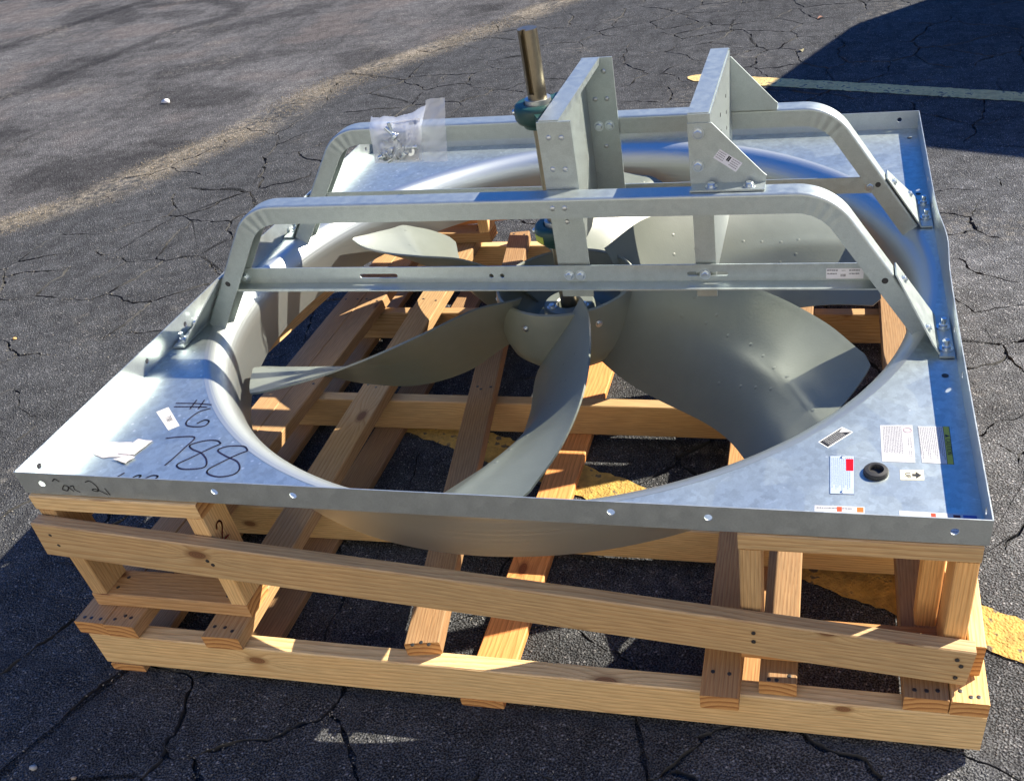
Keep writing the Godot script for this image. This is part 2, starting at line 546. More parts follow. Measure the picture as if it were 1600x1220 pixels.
func ground_map() -> ImageTexture:
	var S := 1024
	var d := PackedByteArray()
	d.resize(S * S * 3)
	var n1 := noise(51, 1.0, FastNoiseLite.TYPE_SIMPLEX_SMOOTH, 4)
	var n2 := noise(52, 1.0, FastNoiseLite.TYPE_SIMPLEX, 2)
	var tracks := [[Vector2(-6.3, -2.0), Vector2(-4.868, -3.429), Vector2(-4.623, -4.394), Vector2(-4.478, -5.049), Vector2(-4.186, -5.357), Vector2(-4.279, -5.684), Vector2(-4.764, -6.034), Vector2(-5.4, -6.0)], [Vector2(-7.4, -3.3), Vector2(-6.056, -4.853), Vector2(-5.578, -6.264), Vector2(-5.2, -7.4)]]
	for y in S:
		var z := GZ0 + GS * (y + 0.5) / S
		var jx := joint_x(z)
		for x in S:
			var px := GX0 + GS * (x + 0.5) / S
			var v: float
			var big := n1.get_noise_2d(px * 0.9, z * 0.9)
			var fine := n2.get_noise_2d(px * 22.0, z * 22.0)
			var j := (px - jx) * 0.80
			var c: Vector3
			var old := smoothstep(0.02, -0.03, j + fine * 0.03)
			# linear base colours
			c = Vector3(0.0530, 0.0540, 0.0565).lerp(Vector3(0.082, 0.080, 0.081), old)
			c *= 1.0 + big * (0.20 + 0.12 * old) + fine * 0.10 + (hash2(x, y, 12) - 0.5) * 0.34 + n2.get_noise_2d(px * 70.0, z * 70.0) * 0.16
			# the black coat is worn thin towards the right of the bay
			c *= 1.0 + 0.85 * smoothstep(0.35, 1.25, px + 0.35 * big + 0.25 * n1.get_noise_2d(px * 2.6 + 5.0, z * 2.6)) * smoothstep(-2.6, -0.8, z)
			if old > 0.2:
				var bl := n1.get_noise_2d(px * 0.7 + 30.0, z * 0.9)
				c *= 1.0 - 0.38 * smoothstep(0.05, 0.35, bl)
				c = c.lerp(Vector3(0.118, 0.100, 0.093), 0.45 * smoothstep(0.10, 0.42, -bl))
				var p := Vector2(px + 0.03 * fine, z)
				for t in tracks:
					var td := seg_dist(p, t)
					c *= 1.0 - 0.42 * smoothstep(0.13, 0.03, td)
			# sand washed along the joint
			var s := smoothstep(-0.10, 0.02, j) * smoothstep(0.30, 0.05, j)
			s *= clampf(0.55 + 1.1 * n1.get_noise_2d(px * 1.6, z * 1.6 + 9.0) + 0.75 * fine, 0.0, 1.0)
			s *= smoothstep(0.4, -0.9, z)
			c = c.lerp(Vector3(0.23, 0.198, 0.152), s * 0.8)
			# loose grit and dust in patches
			var dust := smoothstep(0.28, 0.62, n1.get_noise_2d(px * 1.1 + 70.0, z * 1.1)) * smoothstep(0.05, 0.5, fine)
			c = c.lerp(Vector3(0.15, 0.137, 0.118), dust * 0.55)
			var i := (y * S + x) * 3
			# divided by the grain's mean, stored as sRGB
			var k := Color(c.x / 0.22, c.y / 0.22, c.z / 0.22).linear_to_srgb()
			d[i] = b8(k.r); d[i + 1] = b8(k.g); d[i + 2] = b8(k.b)
	return tex_rgb(d, S, S)

# the panel's own sheet: zinc bloom, dried water spots, scuffs
func plate_map(g1: PackedByteArray, g2: PackedByteArray, g3: PackedByteArray) -> ImageTexture:
	var S := 1024
	var d := PackedByteArray()
	d.resize(S * S * 3)
	for y in S:
		for x in S:
			var i := (y * 3 % 512) * 512 + (x * 3 % 512)
			var j := ((y * 3 / 4 + 77) % 512) * 512 + ((x * 3 / 4 + 31) % 512)
			var v := 0.765 + (g1[i] / 255.0 - 0.5) * 0.065 + (g2[j] / 255.0 - 0.5) * 0.05 + (g2[i] / 255.0 - 0.5) * 0.05 + (g3[i] / 255.0 - 0.5) * 0.05
			var o := (y * S + x) * 3
			d[o] = b8(v * 0.945); d[o + 1] = b8(v); d[o + 2] = b8(v * 1.0)
	var im := Image.create_from_data(S, S, false, Image.FORMAT_RGB8, d)
	rng.seed = 5150
	# dried spots, thick on the left, thin elsewhere
	for k in 620:
		var left := k < 430
		var px := rng.randf_range(-0.89, -0.36) if left else rng.randf_range(-0.89, 0.89)
		var pz := rng.randf_range(-0.89, 0.89)
		var r := rng.randf_range(0.4, 1.9) if left else rng.randf_range(0.3, 1.1)
		var cx := (px + 0.9) / 1.8 * S
		var cy := (pz + 0.9) / 1.8 * S
		for yy in range(int(cy - 3), int(cy + 4)):
			for xx in range(int(cx - 3), int(cx + 4)):
				if xx >= 0 and yy >= 0 and xx < S and yy < S:
					var q := smoothstep(r + 0.7, r - 0.5, Vector2(xx - cx, yy - cy).length())
					if q > 0:
						im.set_pixel(xx, yy, im.get_pixel(xx, yy).lerp(Color(0.98, 0.98, 0.96), q * 0.7))
	for k in 90:
		var a := Vector2(rng.randf() * S, rng.randf() * S)
		var an := rng.randf_range(-0.9, 0.2)
		var l := rng.randf_range(6, 50)
		for t in int(l * 1.5):
			var p := a + Vector2.from_angle(an) * (t / 1.5)
			if p.x >= 0 and p.y >= 0 and p.x < S and p.y < S:
				im.set_pixelv(Vector2i(p), im.get_pixelv(Vector2i(p)).lerp(Color(1, 1, 1), 0.22))
	im.generate_mipmaps()
	return ImageTexture.create_from_image(im)

# ---------------------------------------------------------------- camera, sky, sun
func set_view() -> void:
	var cam := Camera3D.new()
	cam.name = "camera"
	add_child(cam)
	var right := Vector3(0.97414790, -0.11266817, -0.19581048)
	var down := Vector3(0.03358245, -0.78490752, 0.61870219)
	var fwd := Vector3(-0.22340116, -0.60928324, -0.76083234)
	cam.transform = Transform3D(Basis(right, -down, -fwd), Vector3(0.6303, 1.0234 + LIFT, 2.0165))
	cam.near = 0.05
	cam.far = 400.0
	cam.projection = Camera3D.PROJECTION_FRUSTUM
	cam.size = 0.05 * 1220.0 / 1448.5
	cam.frustum_offset = Vector2((800.0 - 942.9) / 1448.5, -(610.0 - 689.065) / 1448.5) * 0.05
	cam.current = true
	var we := WorldEnvironment.new()
	we.name = "world"
	var e := Environment.new()
	e.background_mode = Environment.BG_SKY
	var sm := ProceduralSkyMaterial.new()
	sm.sky_top_color = Color(0.11, 0.31, 0.575)
	sm.sky_horizon_color = Color(0.27, 0.43, 0.62)
	sm.sky_curve = 0.11
	sm.ground_bottom_color = Color(0.20, 0.20, 0.21)
	sm.ground_horizon_color = Color(0.36, 0.38, 0.40)
	sm.sun_angle_max = 1.0
	var sky := Sky.new()
	sky.sky_material = sm
	e.sky = sky
	e.background_energy_multiplier = 1.0
	e.tonemap_mode = Environment.TONE_MAPPER_LINEAR
	e.tonemap_exposure = 2.5
	e.sdfgi_enabled = true
	e.ssao_enabled = true
	e.ssil_enabled = true
	we.environment = e
	add_child(we)
	var sun := DirectionalLight3D.new()
	sun.name = "sun"
	sun.light_color = Color(1.0, 0.96, 0.88)
	sun.light_energy = 1.6
	sun.light_angular_distance = 0.5
	sun.shadow_enabled = true
	add_child(sun)
	sun.look_at_from_position(Vector3.ZERO, Vector3(-1.05, -1.0, 0.75), Vector3.UP)

# ---------------------------------------------------------------- ground
func hash2(i: int, j: int, k: int) -> float:
	var n := (i * 374761393 + j * 668265263 + k * 982451653) & 0x7fffffff
	n = ((n ^ (n >> 13)) * 1274126177) & 0x7fffffff
	return float((n ^ (n >> 16)) & 0xffffff) / float(0xffffff)

func build_ground() -> void:
	# slabs of cracked asphalt: cells with ragged edges that part where the surface has opened
	var cs := 0.23
	var i0 := -38
	var i1 := 15
	var j0 := -38
	var j1 := 12
	var seedp := func(i: int, j: int) -> Vector2: return Vector2((i + 0.08 + 0.84 * hash2(i, j, 1)) * cs, (j + 0.08 + 0.84 * hash2(i, j, 2)) * cs)
	var wob := noise(61, 1.0, FastNoiseLite.TYPE_SIMPLEX, 3)
	var wid := noise(62, 1.0, FastNoiseLite.TYPE_SIMPLEX_SMOOTH, 2)
	var top := begin()
	var deep := begin()
	# about a third of the seeds are dropped, so slabs come in unequal sizes
	for i in range(i0, i1):
		for j in range(j0, j1):
			if hash2(i, j, 9) < 0.36:
				continue
			var c: Vector2 = seedp.call(i, j)
			var poly: Array = [[c + Vector2(-1, -1), -1], [c + Vector2(1, -1), -1], [c + Vector2(1, 1), -1], [c + Vector2(-1, 1), -1]]
			# each entry: corner, id of the neighbour across the edge that starts there
			for di in range(-4, 5):
				for dj in range(-4, 5):
					if (di == 0 and dj == 0) or hash2(i + di, j + dj, 9) < 0.36:
						continue
					var q: Vector2 = seedp.call(i + di, j + dj)
					var mid := (c + q) / 2
					var nn := (q - c).normalized()
					var id := (di + 4) * 9 + dj + 4
					var out: Array = []
					for k in poly.size():
						var A: Array = poly[k]
						var B: Array = poly[(k + 1) % poly.size()]
						var da: float = (A[0] - mid).dot(nn)
						var db: float = (B[0] - mid).dot(nn)
						if da <= 0.0:
							out.append(A)
							if db > 0.0:
								out.append([A[0] + (B[0] - A[0]) * (da / (da - db)), id])
						elif db <= 0.0:
							out.append([A[0] + (B[0] - A[0]) * (da / (da - db)), A[1]])
					poly = out
			var ring := PackedVector2Array()
			var gaps := PackedFloat32Array()
			for k in poly.size():
				var A: Vector2 = poly[k][0]
				var B: Vector2 = poly[(k + 1) % poly.size()][0]
				var id: int = poly[k][1]
				var ni := i + id / 9 - 4
				var nj := j + id % 9 - 4
				var e := hash2(mini(i * 4096 + j, ni * 4096 + nj), maxi(i * 4096 + j, ni * 4096 + nj), 3)
				var m := maxi(2, int(ceil(A.distance_to(B) / 0.013)))
				var swap := A.x > B.x or (A.x == B.x and A.y > B.y)
				for t in m:
					var f := float(t) / m
					var p := A.lerp(B, f)
					var wv := Vector2(wob.get_noise_2d(p.x * 3.0, p.y * 3.0), wob.get_noise_2d(p.x * 3.0 + 50.0, p.y * 3.0)) * 0.036
					wv += Vector2(wob.get_noise_2d(p.x * 26.0, p.y * 26.0 + 20.0), wob.get_noise_2d(p.x * 26.0 + 90.0, p.y * 26.0)) * 0.0045
					var old := p.x < joint_x(p.y) + 0.05
					var w := (wid.get_noise_2d(p.x * 1.1, p.y * 1.1) * 0.9 + e * 1.0 - 0.12) * 0.0135
					w *= 1.0 + 1.1 * wob.get_noise_2d(p.x * 22.0 + 7.0, p.y * 22.0)
					if old:
						w = (e - 0.93) * 0.01
					ring.append(p + wv)
					if w > 0.0005 and p.x < 0.2 and wid.get_noise_2d(p.x * 2.3 + 11.0, p.y * 2.3) > 0.02:
						crack_pts.append(p + wv)
					gaps.append(clampf(w, 0.0, 0.0120))
			var ring2 := PackedVector2Array()
			var gaps2 := PackedFloat32Array()
			for k in ring.size():
				if ring2.is_empty() or (ring2[ring2.size() - 1].distance_to(ring[k]) > 0.0012 and (k < ring.size() - 1 or ring2[0].distance_to(ring[k]) > 0.0012)):
					ring2.append(ring[k])
					gaps2.append(gaps[k])
			ring = ring2
			gaps = gaps2
			var n := ring.size()
			if n < 3:
				continue
			var cen := Vector2.ZERO
			for p in ring:
				cen += p
			cen /= n
			var dy := 0.0
			var ins := PackedVector2Array()
			for k in n:
				var pv := ring[(k - 1 + n) % n]
				var nx := ring[(k + 1) % n]
				var t := (nx - pv).normalized()
				var inn := Vector2(-t.y, t.x)
				if inn.dot(cen - ring[k]) < 0.0:
					inn = -inn
				ins.append(ring[k] + inn * gaps[k] * (0.25 + 0.6 * hash2(i * 131 + k, j, 5)))
			var fan_idx := triangulate(ins)
			if fan_idx.is_empty():
				for k in range(1, n - 1):
					fan_idx.append_array(PackedInt32Array([0, k, k + 1]))
			for k in range(0, fan_idx.size(), 3):
				var a := ins[fan_idx[k]]
				var b := ins[fan_idx[k + 1]]
				var c2 := ins[fan_idx[k + 2]]
				var A3 := Vector3(a.x, dy, a.y)
				var B3 := Vector3(b.x, dy, b.y)
				var C3 := Vector3(c2.x, dy, c2.y)
				for v in ([A3, B3, C3] if (B3 - A3).cross(C3 - A3).y < 0.0 else [A3, C3, B3]):
					top.set_normal(Vector3.UP)
					top.set_uv(Vector2(v.x, v.z))
					top.set_uv2(Vector2((v.x - GX0) / GS, (v.z - GZ0) / GS))
					top.add_vertex(v)
			for k in n:
				var a := ins[k]
				var b := ins[(k + 1) % n]
				var A3 := Vector3(a.x, dy, a.y)
				var B3 := Vector3(b.x, dy, b.y)
				if gaps[k] > 0.0004 or gaps[(k + 1) % n] > 0.0004:
					var nn := Vector3(a.x - cen.x, 0, a.y - cen.y).normalized()
					quad(deep, A3, B3, B3 + Vector3(0, -0.012, 0), A3 + Vector3(0, -0.012, 0), nn)
	var mesh := top.commit()
	deep.commit(mesh)
	mesh.surface_set_material(0, M.asphalt)
	mesh.surface_set_material(1, M.asphalt_deep)
	var gnd := put("ground", mesh, self)
	gnd.set_meta("kind", "structure")
	gnd.set_meta("label", "cracked dark asphalt of the parking lot")
	# the lot goes on to the horizon under and round the slabs
	var st := begin()
	for v in [Vector3(-200, -0.012, -200), Vector3(200, -0.012, -200), Vector3(200, -0.012, 200), Vector3(-200, -0.012, -200), Vector3(200, -0.012, 200), Vector3(-200, -0.012, 200)]:
		st.set_normal(Vector3.UP)
		st.set_uv(Vector2(v.x, v.z))
		st.set_uv2(Vector2(0.74, 0.86))
		st.add_vertex(v)
	var far := put("parking_lot", st.commit(), self, M.asphalt)
	far.set_meta("kind", "structure")
	far.set_meta("label", "asphalt lot reaching away under and round the cracked slabs")

func stripe(called: String, label: String, a: Vector2, b: Vector2, w: float, m: Material, seed_: int) -> void:
	var st := begin()
	var d := (b - a).normalized()
	var s := Vector2(-d.y, d.x)
	var n := noise(seed_, 1.0, FastNoiseLite.TYPE_SIMPLEX, 3)
	var L := a.distance_to(b)
	var k := int(L / 0.015)
	var prev: Array = []
	for i in k + 1:
		var t := float(i) / k * L
		var p := a + d * t
		var e0 := w * 0.5 + 0.004 * n.get_noise_2d(t * 14.0, 1.0) + 0.006 * n.get_noise_2d(t * 60.0, 5.0)
		var e1 := w * 0.5 + 0.004 * n.get_noise_2d(t * 14.0, 9.0) + 0.006 * n.get_noise_2d(t * 60.0, 15.0)
		if t < 0.08:
			e0 *= sqrt(t / 0.08)
			e1 *= sqrt(t / 0.08)
		var A := p + s * e0
		var B := p - s * e1
		var row := [Vector3(A.x, 0.004, A.y), Vector3(B.x, 0.004, B.y)]
		if prev:
			quad(st, prev[0], prev[1], row[1], row[0], Vector3.UP)
		prev = row
	var o := put(called, st.commit(), self, m)
	o.set_meta("kind", "structure")
	o.set_meta("label", label)

var crack_pts := PackedVector2Array()
func build_grit() -> void:
	var st := begin()
	var P := [Vector3(1, 0, 0), Vector3(-1, 0, 0), Vector3(0, 0.7, 0), Vector3(0, -0.7, 0), Vector3(0, 0, 0.8), Vector3(0, 0, -0.8)]
	for a in [0, 1]:
		for b in [2, 3]:
			for c in [4, 5]:
				var nn: Vector3 = (P[a] + P[b] + P[c]).normalized()
				tri(st, P[a], P[b], P[c], nn)
	var grain := st.commit()
	rng.seed = 808
	var n1 := noise(91, 1.0, FastNoiseLite.TYPE_SIMPLEX_SMOOTH, 3)
	var tf: Array[Transform3D] = []
	var col: Array[Color] = []
	while tf.size() < 11000:
		var z := rng.randf_range(-6.2, -0.9)
		var x := joint_x(z) + (rng.randf() + rng.randf() - 0.8) * 0.26 + 0.05
		if n1.get_noise_2d(x * 1.6, z * 1.6) + rng.randf() * 0.5 < 0.05:
			continue
		var r := rng.randf_range(0.0012, 0.0032) * (1.0 + (rng.randf() ** 8) * 1.2)
		tf.append(Transform3D(Basis.from_euler(Vector3(rng.randf() * TAU, rng.randf() * TAU, rng.randf() * TAU)).scaled(Vector3.ONE * r), Vector3(x, r * 0.4, z)))
		var v := rng.randf_range(0.7, 1.25)
		col.append(Color(0.23 * v, 0.195 * v, 0.145 * v))
	# loose chips on the black top, more of them in clusters
	while tf.size() < 19500:
		var z := rng.randf_range(-4.6, 1.4)
		var x := rng.randf_range(-3.2, 2.2)
		if x < joint_x(z) or n1.get_noise_2d(x * 1.3 + 33.0, z * 1.3) + rng.randf() * 0.45 < 0.22:
			continue
		var r := rng.randf_range(0.0010, 0.0030)
		tf.append(Transform3D(Basis.from_euler(Vector3(rng.randf() * TAU, rng.randf() * TAU, rng.randf() * TAU)).scaled(Vector3.ONE * r), Vector3(x, r * 0.4, z)))
		var v := rng.randf_range(0.5, 1.4)
		col.append(Color(0.20 * v, 0.19 * v, 0.17 * v))
	# pale grit lodged along the wider cracks
	for k in mini(crack_pts.size(), 9000):
		var q := crack_pts[(k * 7919) % crack_pts.size()] + Vector2(rng.randfn(0, 0.010), rng.randfn(0, 0.010))
		var r := rng.randf_range(0.0010, 0.0028)
		tf.append(Transform3D(Basis.from_euler(Vector3(rng.randf() * TAU, rng.randf() * TAU, rng.randf() * TAU)).scaled(Vector3.ONE * r), Vector3(q.x, r * 0.3, q.y)))
		var v := rng.randf_range(0.6, 1.4)
		col.append(Color(0.26 * v, 0.24 * v, 0.20 * v))
	var mm := MultiMesh.new()
	mm.transform_format = MultiMesh.TRANSFORM_3D
	mm.use_colors = true
	mm.mesh = grain
	mm.instance_count = tf.size()
	for i in tf.size():
		mm.set_instance_transform(i, tf[i])
		mm.set_instance_color(i, col[i])
	var o := MultiMeshInstance3D.new()
	o.name = "sand_and_grit"
	o.multimesh = mm
	o.material_override = M.sand
	add_child(o)
	o.set_meta("kind", "stuff")
	o.set_meta("label", "tan sand and loose grit along the joint in the asphalt")
	o.set_meta("category", "sand")

func pebble(at: Vector3, r: float, c: Color, called: String, label: String, category: String) -> void:
	var st := begin()
	var n := noise(int(absf(at.x * 1000)) + 3, 1.0, FastNoiseLite.TYPE_SIMPLEX, 2)
	var f := func(a: float, b: float) -> Vector3:
		var d := Vector3(cos(a) * cos(b), sin(b), sin(a) * cos(b))
		return d * r * (1.0 + 0.35 * n.get_noise_3dv(d * 1.4)) * Vector3(1.25, 0.6, 0.9)
	for i in 10:
		for j in 6:
			var a0 := TAU * i / 10.0
			var a1 := TAU * (i + 1) / 10.0
			var b0 := -PI / 2 + PI * j / 6.0
			var b1 := -PI / 2 + PI * (j + 1) / 6.0
			var A: Vector3 = f.call(a0, b0)
			var B: Vector3 = f.call(a1, b0)
			var Cc: Vector3 = f.call(a1, b1)
			var D: Vector3 = f.call(a0, b1)
			var nn := (A + B + Cc + D).normalized()
			if j > 0:
				tri(st, A, B, Cc, nn, Vector2.ZERO, Vector2.ZERO, Vector2.ZERO, A.normalized(), B.normalized(), Cc.normalized())
			if j < 5:
				tri(st, A, Cc, D, nn, Vector2.ZERO, Vector2.ZERO, Vector2.ZERO, A.normalized(), Cc.normalized(), D.normalized())
	var o := put(called, st.commit(), self, mat(c, 0.8), at + Vector3(0, r * 0.5, 0))
	o.set_meta("label", label)
	o.set_meta("category", category)

func leaf(at: Vector3, size: float, turn: float, c: Color, called: String, label: String, category: String) -> void:
	var st := begin()
	for s in [-1.0, 1.0]:
		for i in 6:
			var t0 := i / 6.0
			var t1 := (i + 1) / 6.0
			var w0: float = sin(t0 * PI) * 0.34 * (1.0 + 0.3 * sin(t0 * 19.0)) * s
			var w1: float = sin(t1 * PI) * 0.34 * (1.0 + 0.3 * sin(t1 * 19.0)) * s
			var h0 := 0.14 * absf(w0) + 0.10 * sin(t0 * PI) + 0.01
			var h1 := 0.14 * absf(w1) + 0.10 * sin(t1 * PI) + 0.01
			quad(st, Vector3(t0 - 0.5, 0.10 * sin(t0 * PI), 0) * size, Vector3(t1 - 0.5, 0.10 * sin(t1 * PI), 0) * size, Vector3(t1 - 0.5, h1 + absf(w1) * 0.4, w1) * size, Vector3(t0 - 0.5, h0 + absf(w0) * 0.4, w0) * size, Vector3.UP)
	var o := put(called, st.commit(), self, mat(c, 0.75), at)
	o.rotation.y = turn
	o.set_meta("label", label)
	o.set_meta("category", category)

# ---------------------------------------------------------------- lumber
# a board from a to b (centres of its ends), w across, t thick along up
func board(parent: Node, called: String, a: Vector3, b: Vector3, w: float, t: float, up: Vector3, tone: String, oy: float, cham := 0.0025) -> MeshInstance3D:
	var d := (b - a).normalized()
	var side := d.cross(up).normalized()
	up = side.cross(d).normalized()
	var L := a.distance_to(b)
	var hw := w / 2
	var ht := t / 2
	var c := cham
	var sec := [Vector2(-hw + c, ht), Vector2(hw - c, ht), Vector2(hw, ht - c), Vector2(hw, -ht + c), Vector2(hw - c, -ht), Vector2(-hw + c, -ht), Vector2(-hw, -ht + c), Vector2(-hw, ht - c)]
	var st := begin()
	var u0 := rng.randf() * maxf(0.0, 1.98 - L)
	var nseg := 6
	var bow := rng.randf_range(-0.0016, 0.0016)
	var P := func(q: Vector2, f: float) -> Vector3:
		return a + d * (L * f) + side * (q.x + bow * sin(f * PI)) + up * q.y
	for k in 8:
		var q0: Vector2 = sec[k]
		var q1: Vector2 = sec[(k + 1) % 8]
		var e := q1 - q0
		var n2 := Vector2(-e.y, e.x).normalized()
		if n2.dot(q0 + q1) < 0:
			n2 = -n2
		var n3 := side * n2.x + up * n2.y
		var wl := e.length()
		var v0 := rng.randf() * maxf(0.0, 0.39 - wl)
		for s in nseg:
			var f0 := float(s) / nseg
			var f1 := float(s + 1) / nseg
			quad(st, P.call(q0, f0), P.call(q0, f1), P.call(q1, f1), P.call(q1, f0), n3, Vector2((u0 + f0 * L) / 2.0, v0 / 0.4), Vector2((u0 + f1 * L) / 2.0, v0 / 0.4), Vector2((u0 + f1 * L) / 2.0, (v0 + wl) / 0.4), Vector2((u0 + f0 * L) / 2.0, (v0 + wl) / 0.4))
	var mesh := st.commit()
	var en := begin()
	var off := Vector2(rng.randf() * 0.3, rng.randf() * 0.3)
	for f in [0.0, 1.0]:
		var n3: Vector3 = d if f > 0.5 else -d
		for k in range(1, 7):
			var A: Vector2 = sec[0]
			var B: Vector2 = sec[k]
			var Cc: Vector2 = sec[k + 1]
			tri(en, P.call(A, f), P.call(B, f), P.call(Cc, f), n3, A * 7.0 + off + Vector2(0.3, 0.3), B * 7.0 + off + Vector2(0.3, 0.3), Cc * 7.0 + off + Vector2(0.3, 0.3))
	en.commit(mesh)
	mesh.surface_set_material(0, M[tone] if rng.randf() < 0.3 else M["%s_%d" % [tone, rng.randi() % 3]])
	mesh.surface_set_material(1, M.end_grain)
	return put(called, mesh, parent, null, Vector3(0, oy, 0) if oy != 0.0 else Vector3.ZERO)

func nail(parent: Node, p: Vector3, n: Vector3) -> void:
	var o := put("nail", M.nail_mesh, parent, M.nail)
	var up := n.normalized()
	var s := up.cross(Vector3(0.31, 0.52, 0.79)).normalized()
	o.transform = Transform3D(Basis(s, up, s.cross(up)), p)

func corner_frame(crate: Node3D, x0: float, x1: float, z0: float, z1: float, extra: bool) -> void:
	var f := Node3D.new()
	f.name = "corner_frame"
	crate.add_child(f, true)
	f.position.y = LIFT
	var zc := (z0 + z1) / 2
	var dz := z1 - z0
	var top := -0.0555
	var bot := -0.3745
	var t := 0.037
	board(f, "top_rail", Vector3(x0, top - t / 2, zc), Vector3(x1, top - t / 2, zc), dz, t, Vector3.UP, "pine", 0)
	var low := board(f, "bottom_rail", Vector3(x0, bot + t / 2, zc), Vector3(x1, bot + t / 2, zc), dz, t, Vector3.UP, "pine_dusty", 0)
	var y0 := bot + t + 0.0004
	var y1 := top - t - 0.0004
	board(f, "post", Vector3(x0 + t / 2 + 0.001, y0, zc), Vector3(x0 + t / 2 + 0.001, y1, zc), dz - 0.003, t, Vector3.RIGHT, "pine_fine", 0)
	board(f, "post", Vector3(x1 - t / 2 - 0.001, y0, zc), Vector3(x1 - t / 2 - 0.001, y1, zc), dz - 0.003, t, Vector3.RIGHT, "pine_fine", 0)
	if extra:
		board(f, "post", Vector3(0.836, y0, z0 - 0.022), Vector3(0.836, y1, z0 - 0.022), 0.040, 0.037, Vector3.RIGHT, "pine_fine", 0)
	for sx in [x0 + 0.055, x1 - 0.055]:
		for k in 2:
			nail(low, Vector3(sx + rng.randf_range(-0.006, 0.006), bot + t, zc + (k - 0.5) * 0.03), Vector3.UP)

func build_crate() -> void:
	var c := thing("wooden_crate", "open pine shipping pallet with corner frames carrying the steel fan", "crate")
	rng.seed = 4242
	# five runners across
	var tones := ["pine", "pine_fine", "pine_fine", "pine_dusty", "pine"]
	var zs := [0.937, 0.513, 0.055, -0.427, -0.895]
	for i in 5:
		board(c, "runner", Vector3(-0.905, -0.4625, zs[i]), Vector3(0.938, -0.4625 - 0.002, zs[i]), 0.037, 0.0985, Vector3.UP, tones[i], LIFT)
	# boards under the runners, on the ground
	for b in [[-0.900, -0.815, "pine_worn", 0.956], [-0.62, -0.53, "pine_worn", 0.925], [-0.062, 0.030, "pine_red", 0.956], [0.50, 0.59, "pine_worn", 0.92], [0.83, 0.92, "pine", 0.93]]:
		var x: float = (b[0] + b[1]) / 2
		board(c, "bottom_board", Vector3(x, -0.5240, b[3]), Vector3(x - 0.004, -0.5240, -0.93), b[1] - b[0], 0.0215, Vector3.UP, b[2], LIFT)
	# deck boards on top: x at the front, z of the front end, x at the back, width, tone
	var deck := [[-0.886, 0.956, -0.872, 0.075, "pine_worn"], [-0.8105, 0.958, -0.7975, 0.075, "pine_worn"], [-0.561, 0.964, -0.612, 0.085, "pine_dusty"], [-0.122, 0.932, -0.428, 0.072, "pine_worn"], [0.476, 0.993, 0.440, 0.070, "pine_worn"], [0.578, 0.950, 0.578, 0.068, "pine_worn"], [0.834, 0.956, 0.834, 0.076, "pine_worn"], [0.906, 0.957, 0.906, 0.064, "pine"]]
	for b in deck:
		var o := board(c, "deck_board", Vector3(b[0], -0.394, b[1]), Vector3(b[2], -0.394, -0.912), b[3], 0.0365, Vector3.UP, b[4], LIFT)
		for zi in 5:
			var f: float = (b[1] - zs[zi]) / (b[1] + 0.912)
			var x := lerpf(b[0], b[2], f)
			for k in 3:
				if k == 1 and rng.randf() < 0.4:
					continue
				nail(o, Vector3(x + (k - 1) * b[3] * 0.27 + rng.randf_range(-0.004, 0.004), -0.3757, zs[zi] + rng.randf_range(-0.008, 0.008)), Vector3.UP)
	corner_frame(c, -0.892, -0.513, 0.832, 0.907, false)
	corner_frame(c, 0.509, 0.893, 0.826, 0.902, true)
	corner_frame(c, -0.890, -0.508, -0.900, -0.826, false)
	corner_frame(c, 0.508, 0.890, -0.900, -0.826, false)
	# slanted side rails
	var br := board(c, "side_rail", Vector3(-0.894, -0.146, 0.9225), Vector3(0.901, -0.316, 0.9195), 0.029, 0.0895, Vector3(0.095, 1, 0), "pine", LIFT)
	for p in [[-0.860, -0.132], [-0.855, -0.160], [-0.520, -0.176], [-0.512, -0.186], [0.535, -0.262], [0.535, -0.285], [0.876, -0.290], [0.884, -0.306], [0.878, -0.337]]:
		nail(br, Vector3(p[0], p[1], 0.9362), Vector3(0, 0, 1))
	board(c, "side_rail", Vector3(-0.908, -0.150, 0.88), Vector3(-0.908, -0.325, -0.90), 0.029, 0.0895, Vector3(0, 1, 0.1), "pine_fine", LIFT)
	board(c, "side_rail", Vector3(0.9105, -0.327, 0.905), Vector3(0.9075, -0.150, -0.89), 0.029, 0.0895, Vector3(0, 1, -0.1), "pine_fine", LIFT)
	board(c, "side_rail", Vector3(0.89, -0.150, -0.9165), Vector3(-0.89, -0.322, -0.9165), 0.029, 0.0895, Vector3(0.1, 1, 0), "pine_red", LIFT)
	# marks on the wood
	var st := begin()
	stroke(st, [Vector2(-0.006, 0.018), Vector2(-0.001, 0.027), Vector2(0.009, 0.026), Vector2(0.012, 0.017), Vector2(0.006, 0.006), Vector2(-0.003, -0.006), Vector2(-0.009, -0.016), Vector2(0.0, -0.015), Vector2(0.014, -0.017)], 0.0036, Vector3(-0.5115, -0.155, 0.88), Vector3(0, 0, -1), Vector3.UP)
	put("red_mark", st.commit(), c, M.red_ink, Vector3(0, LIFT, 0))
	var tm := TextMesh.new()
	tm.text = "SD 19 61\nSC 2 8"
	tm.font = sys_font()
	tm.font_size = 32
	tm.pixel_size = 0.00050
	tm.depth = 0.0004
	var so := put("grade_stamp", tm, c, M.ink_faint)
	so.transform = Transform3D(Basis(Vector3(0, 0, -1), Vector3.UP, Vector3(-1, 0, 0)), Vector3(0.8154, -0.130 + LIFT, 0.803))

func sys_font() -> SystemFont:
	var f := SystemFont.new()
	f.font_names = PackedStringArray(["Droid Sans"])
	return f

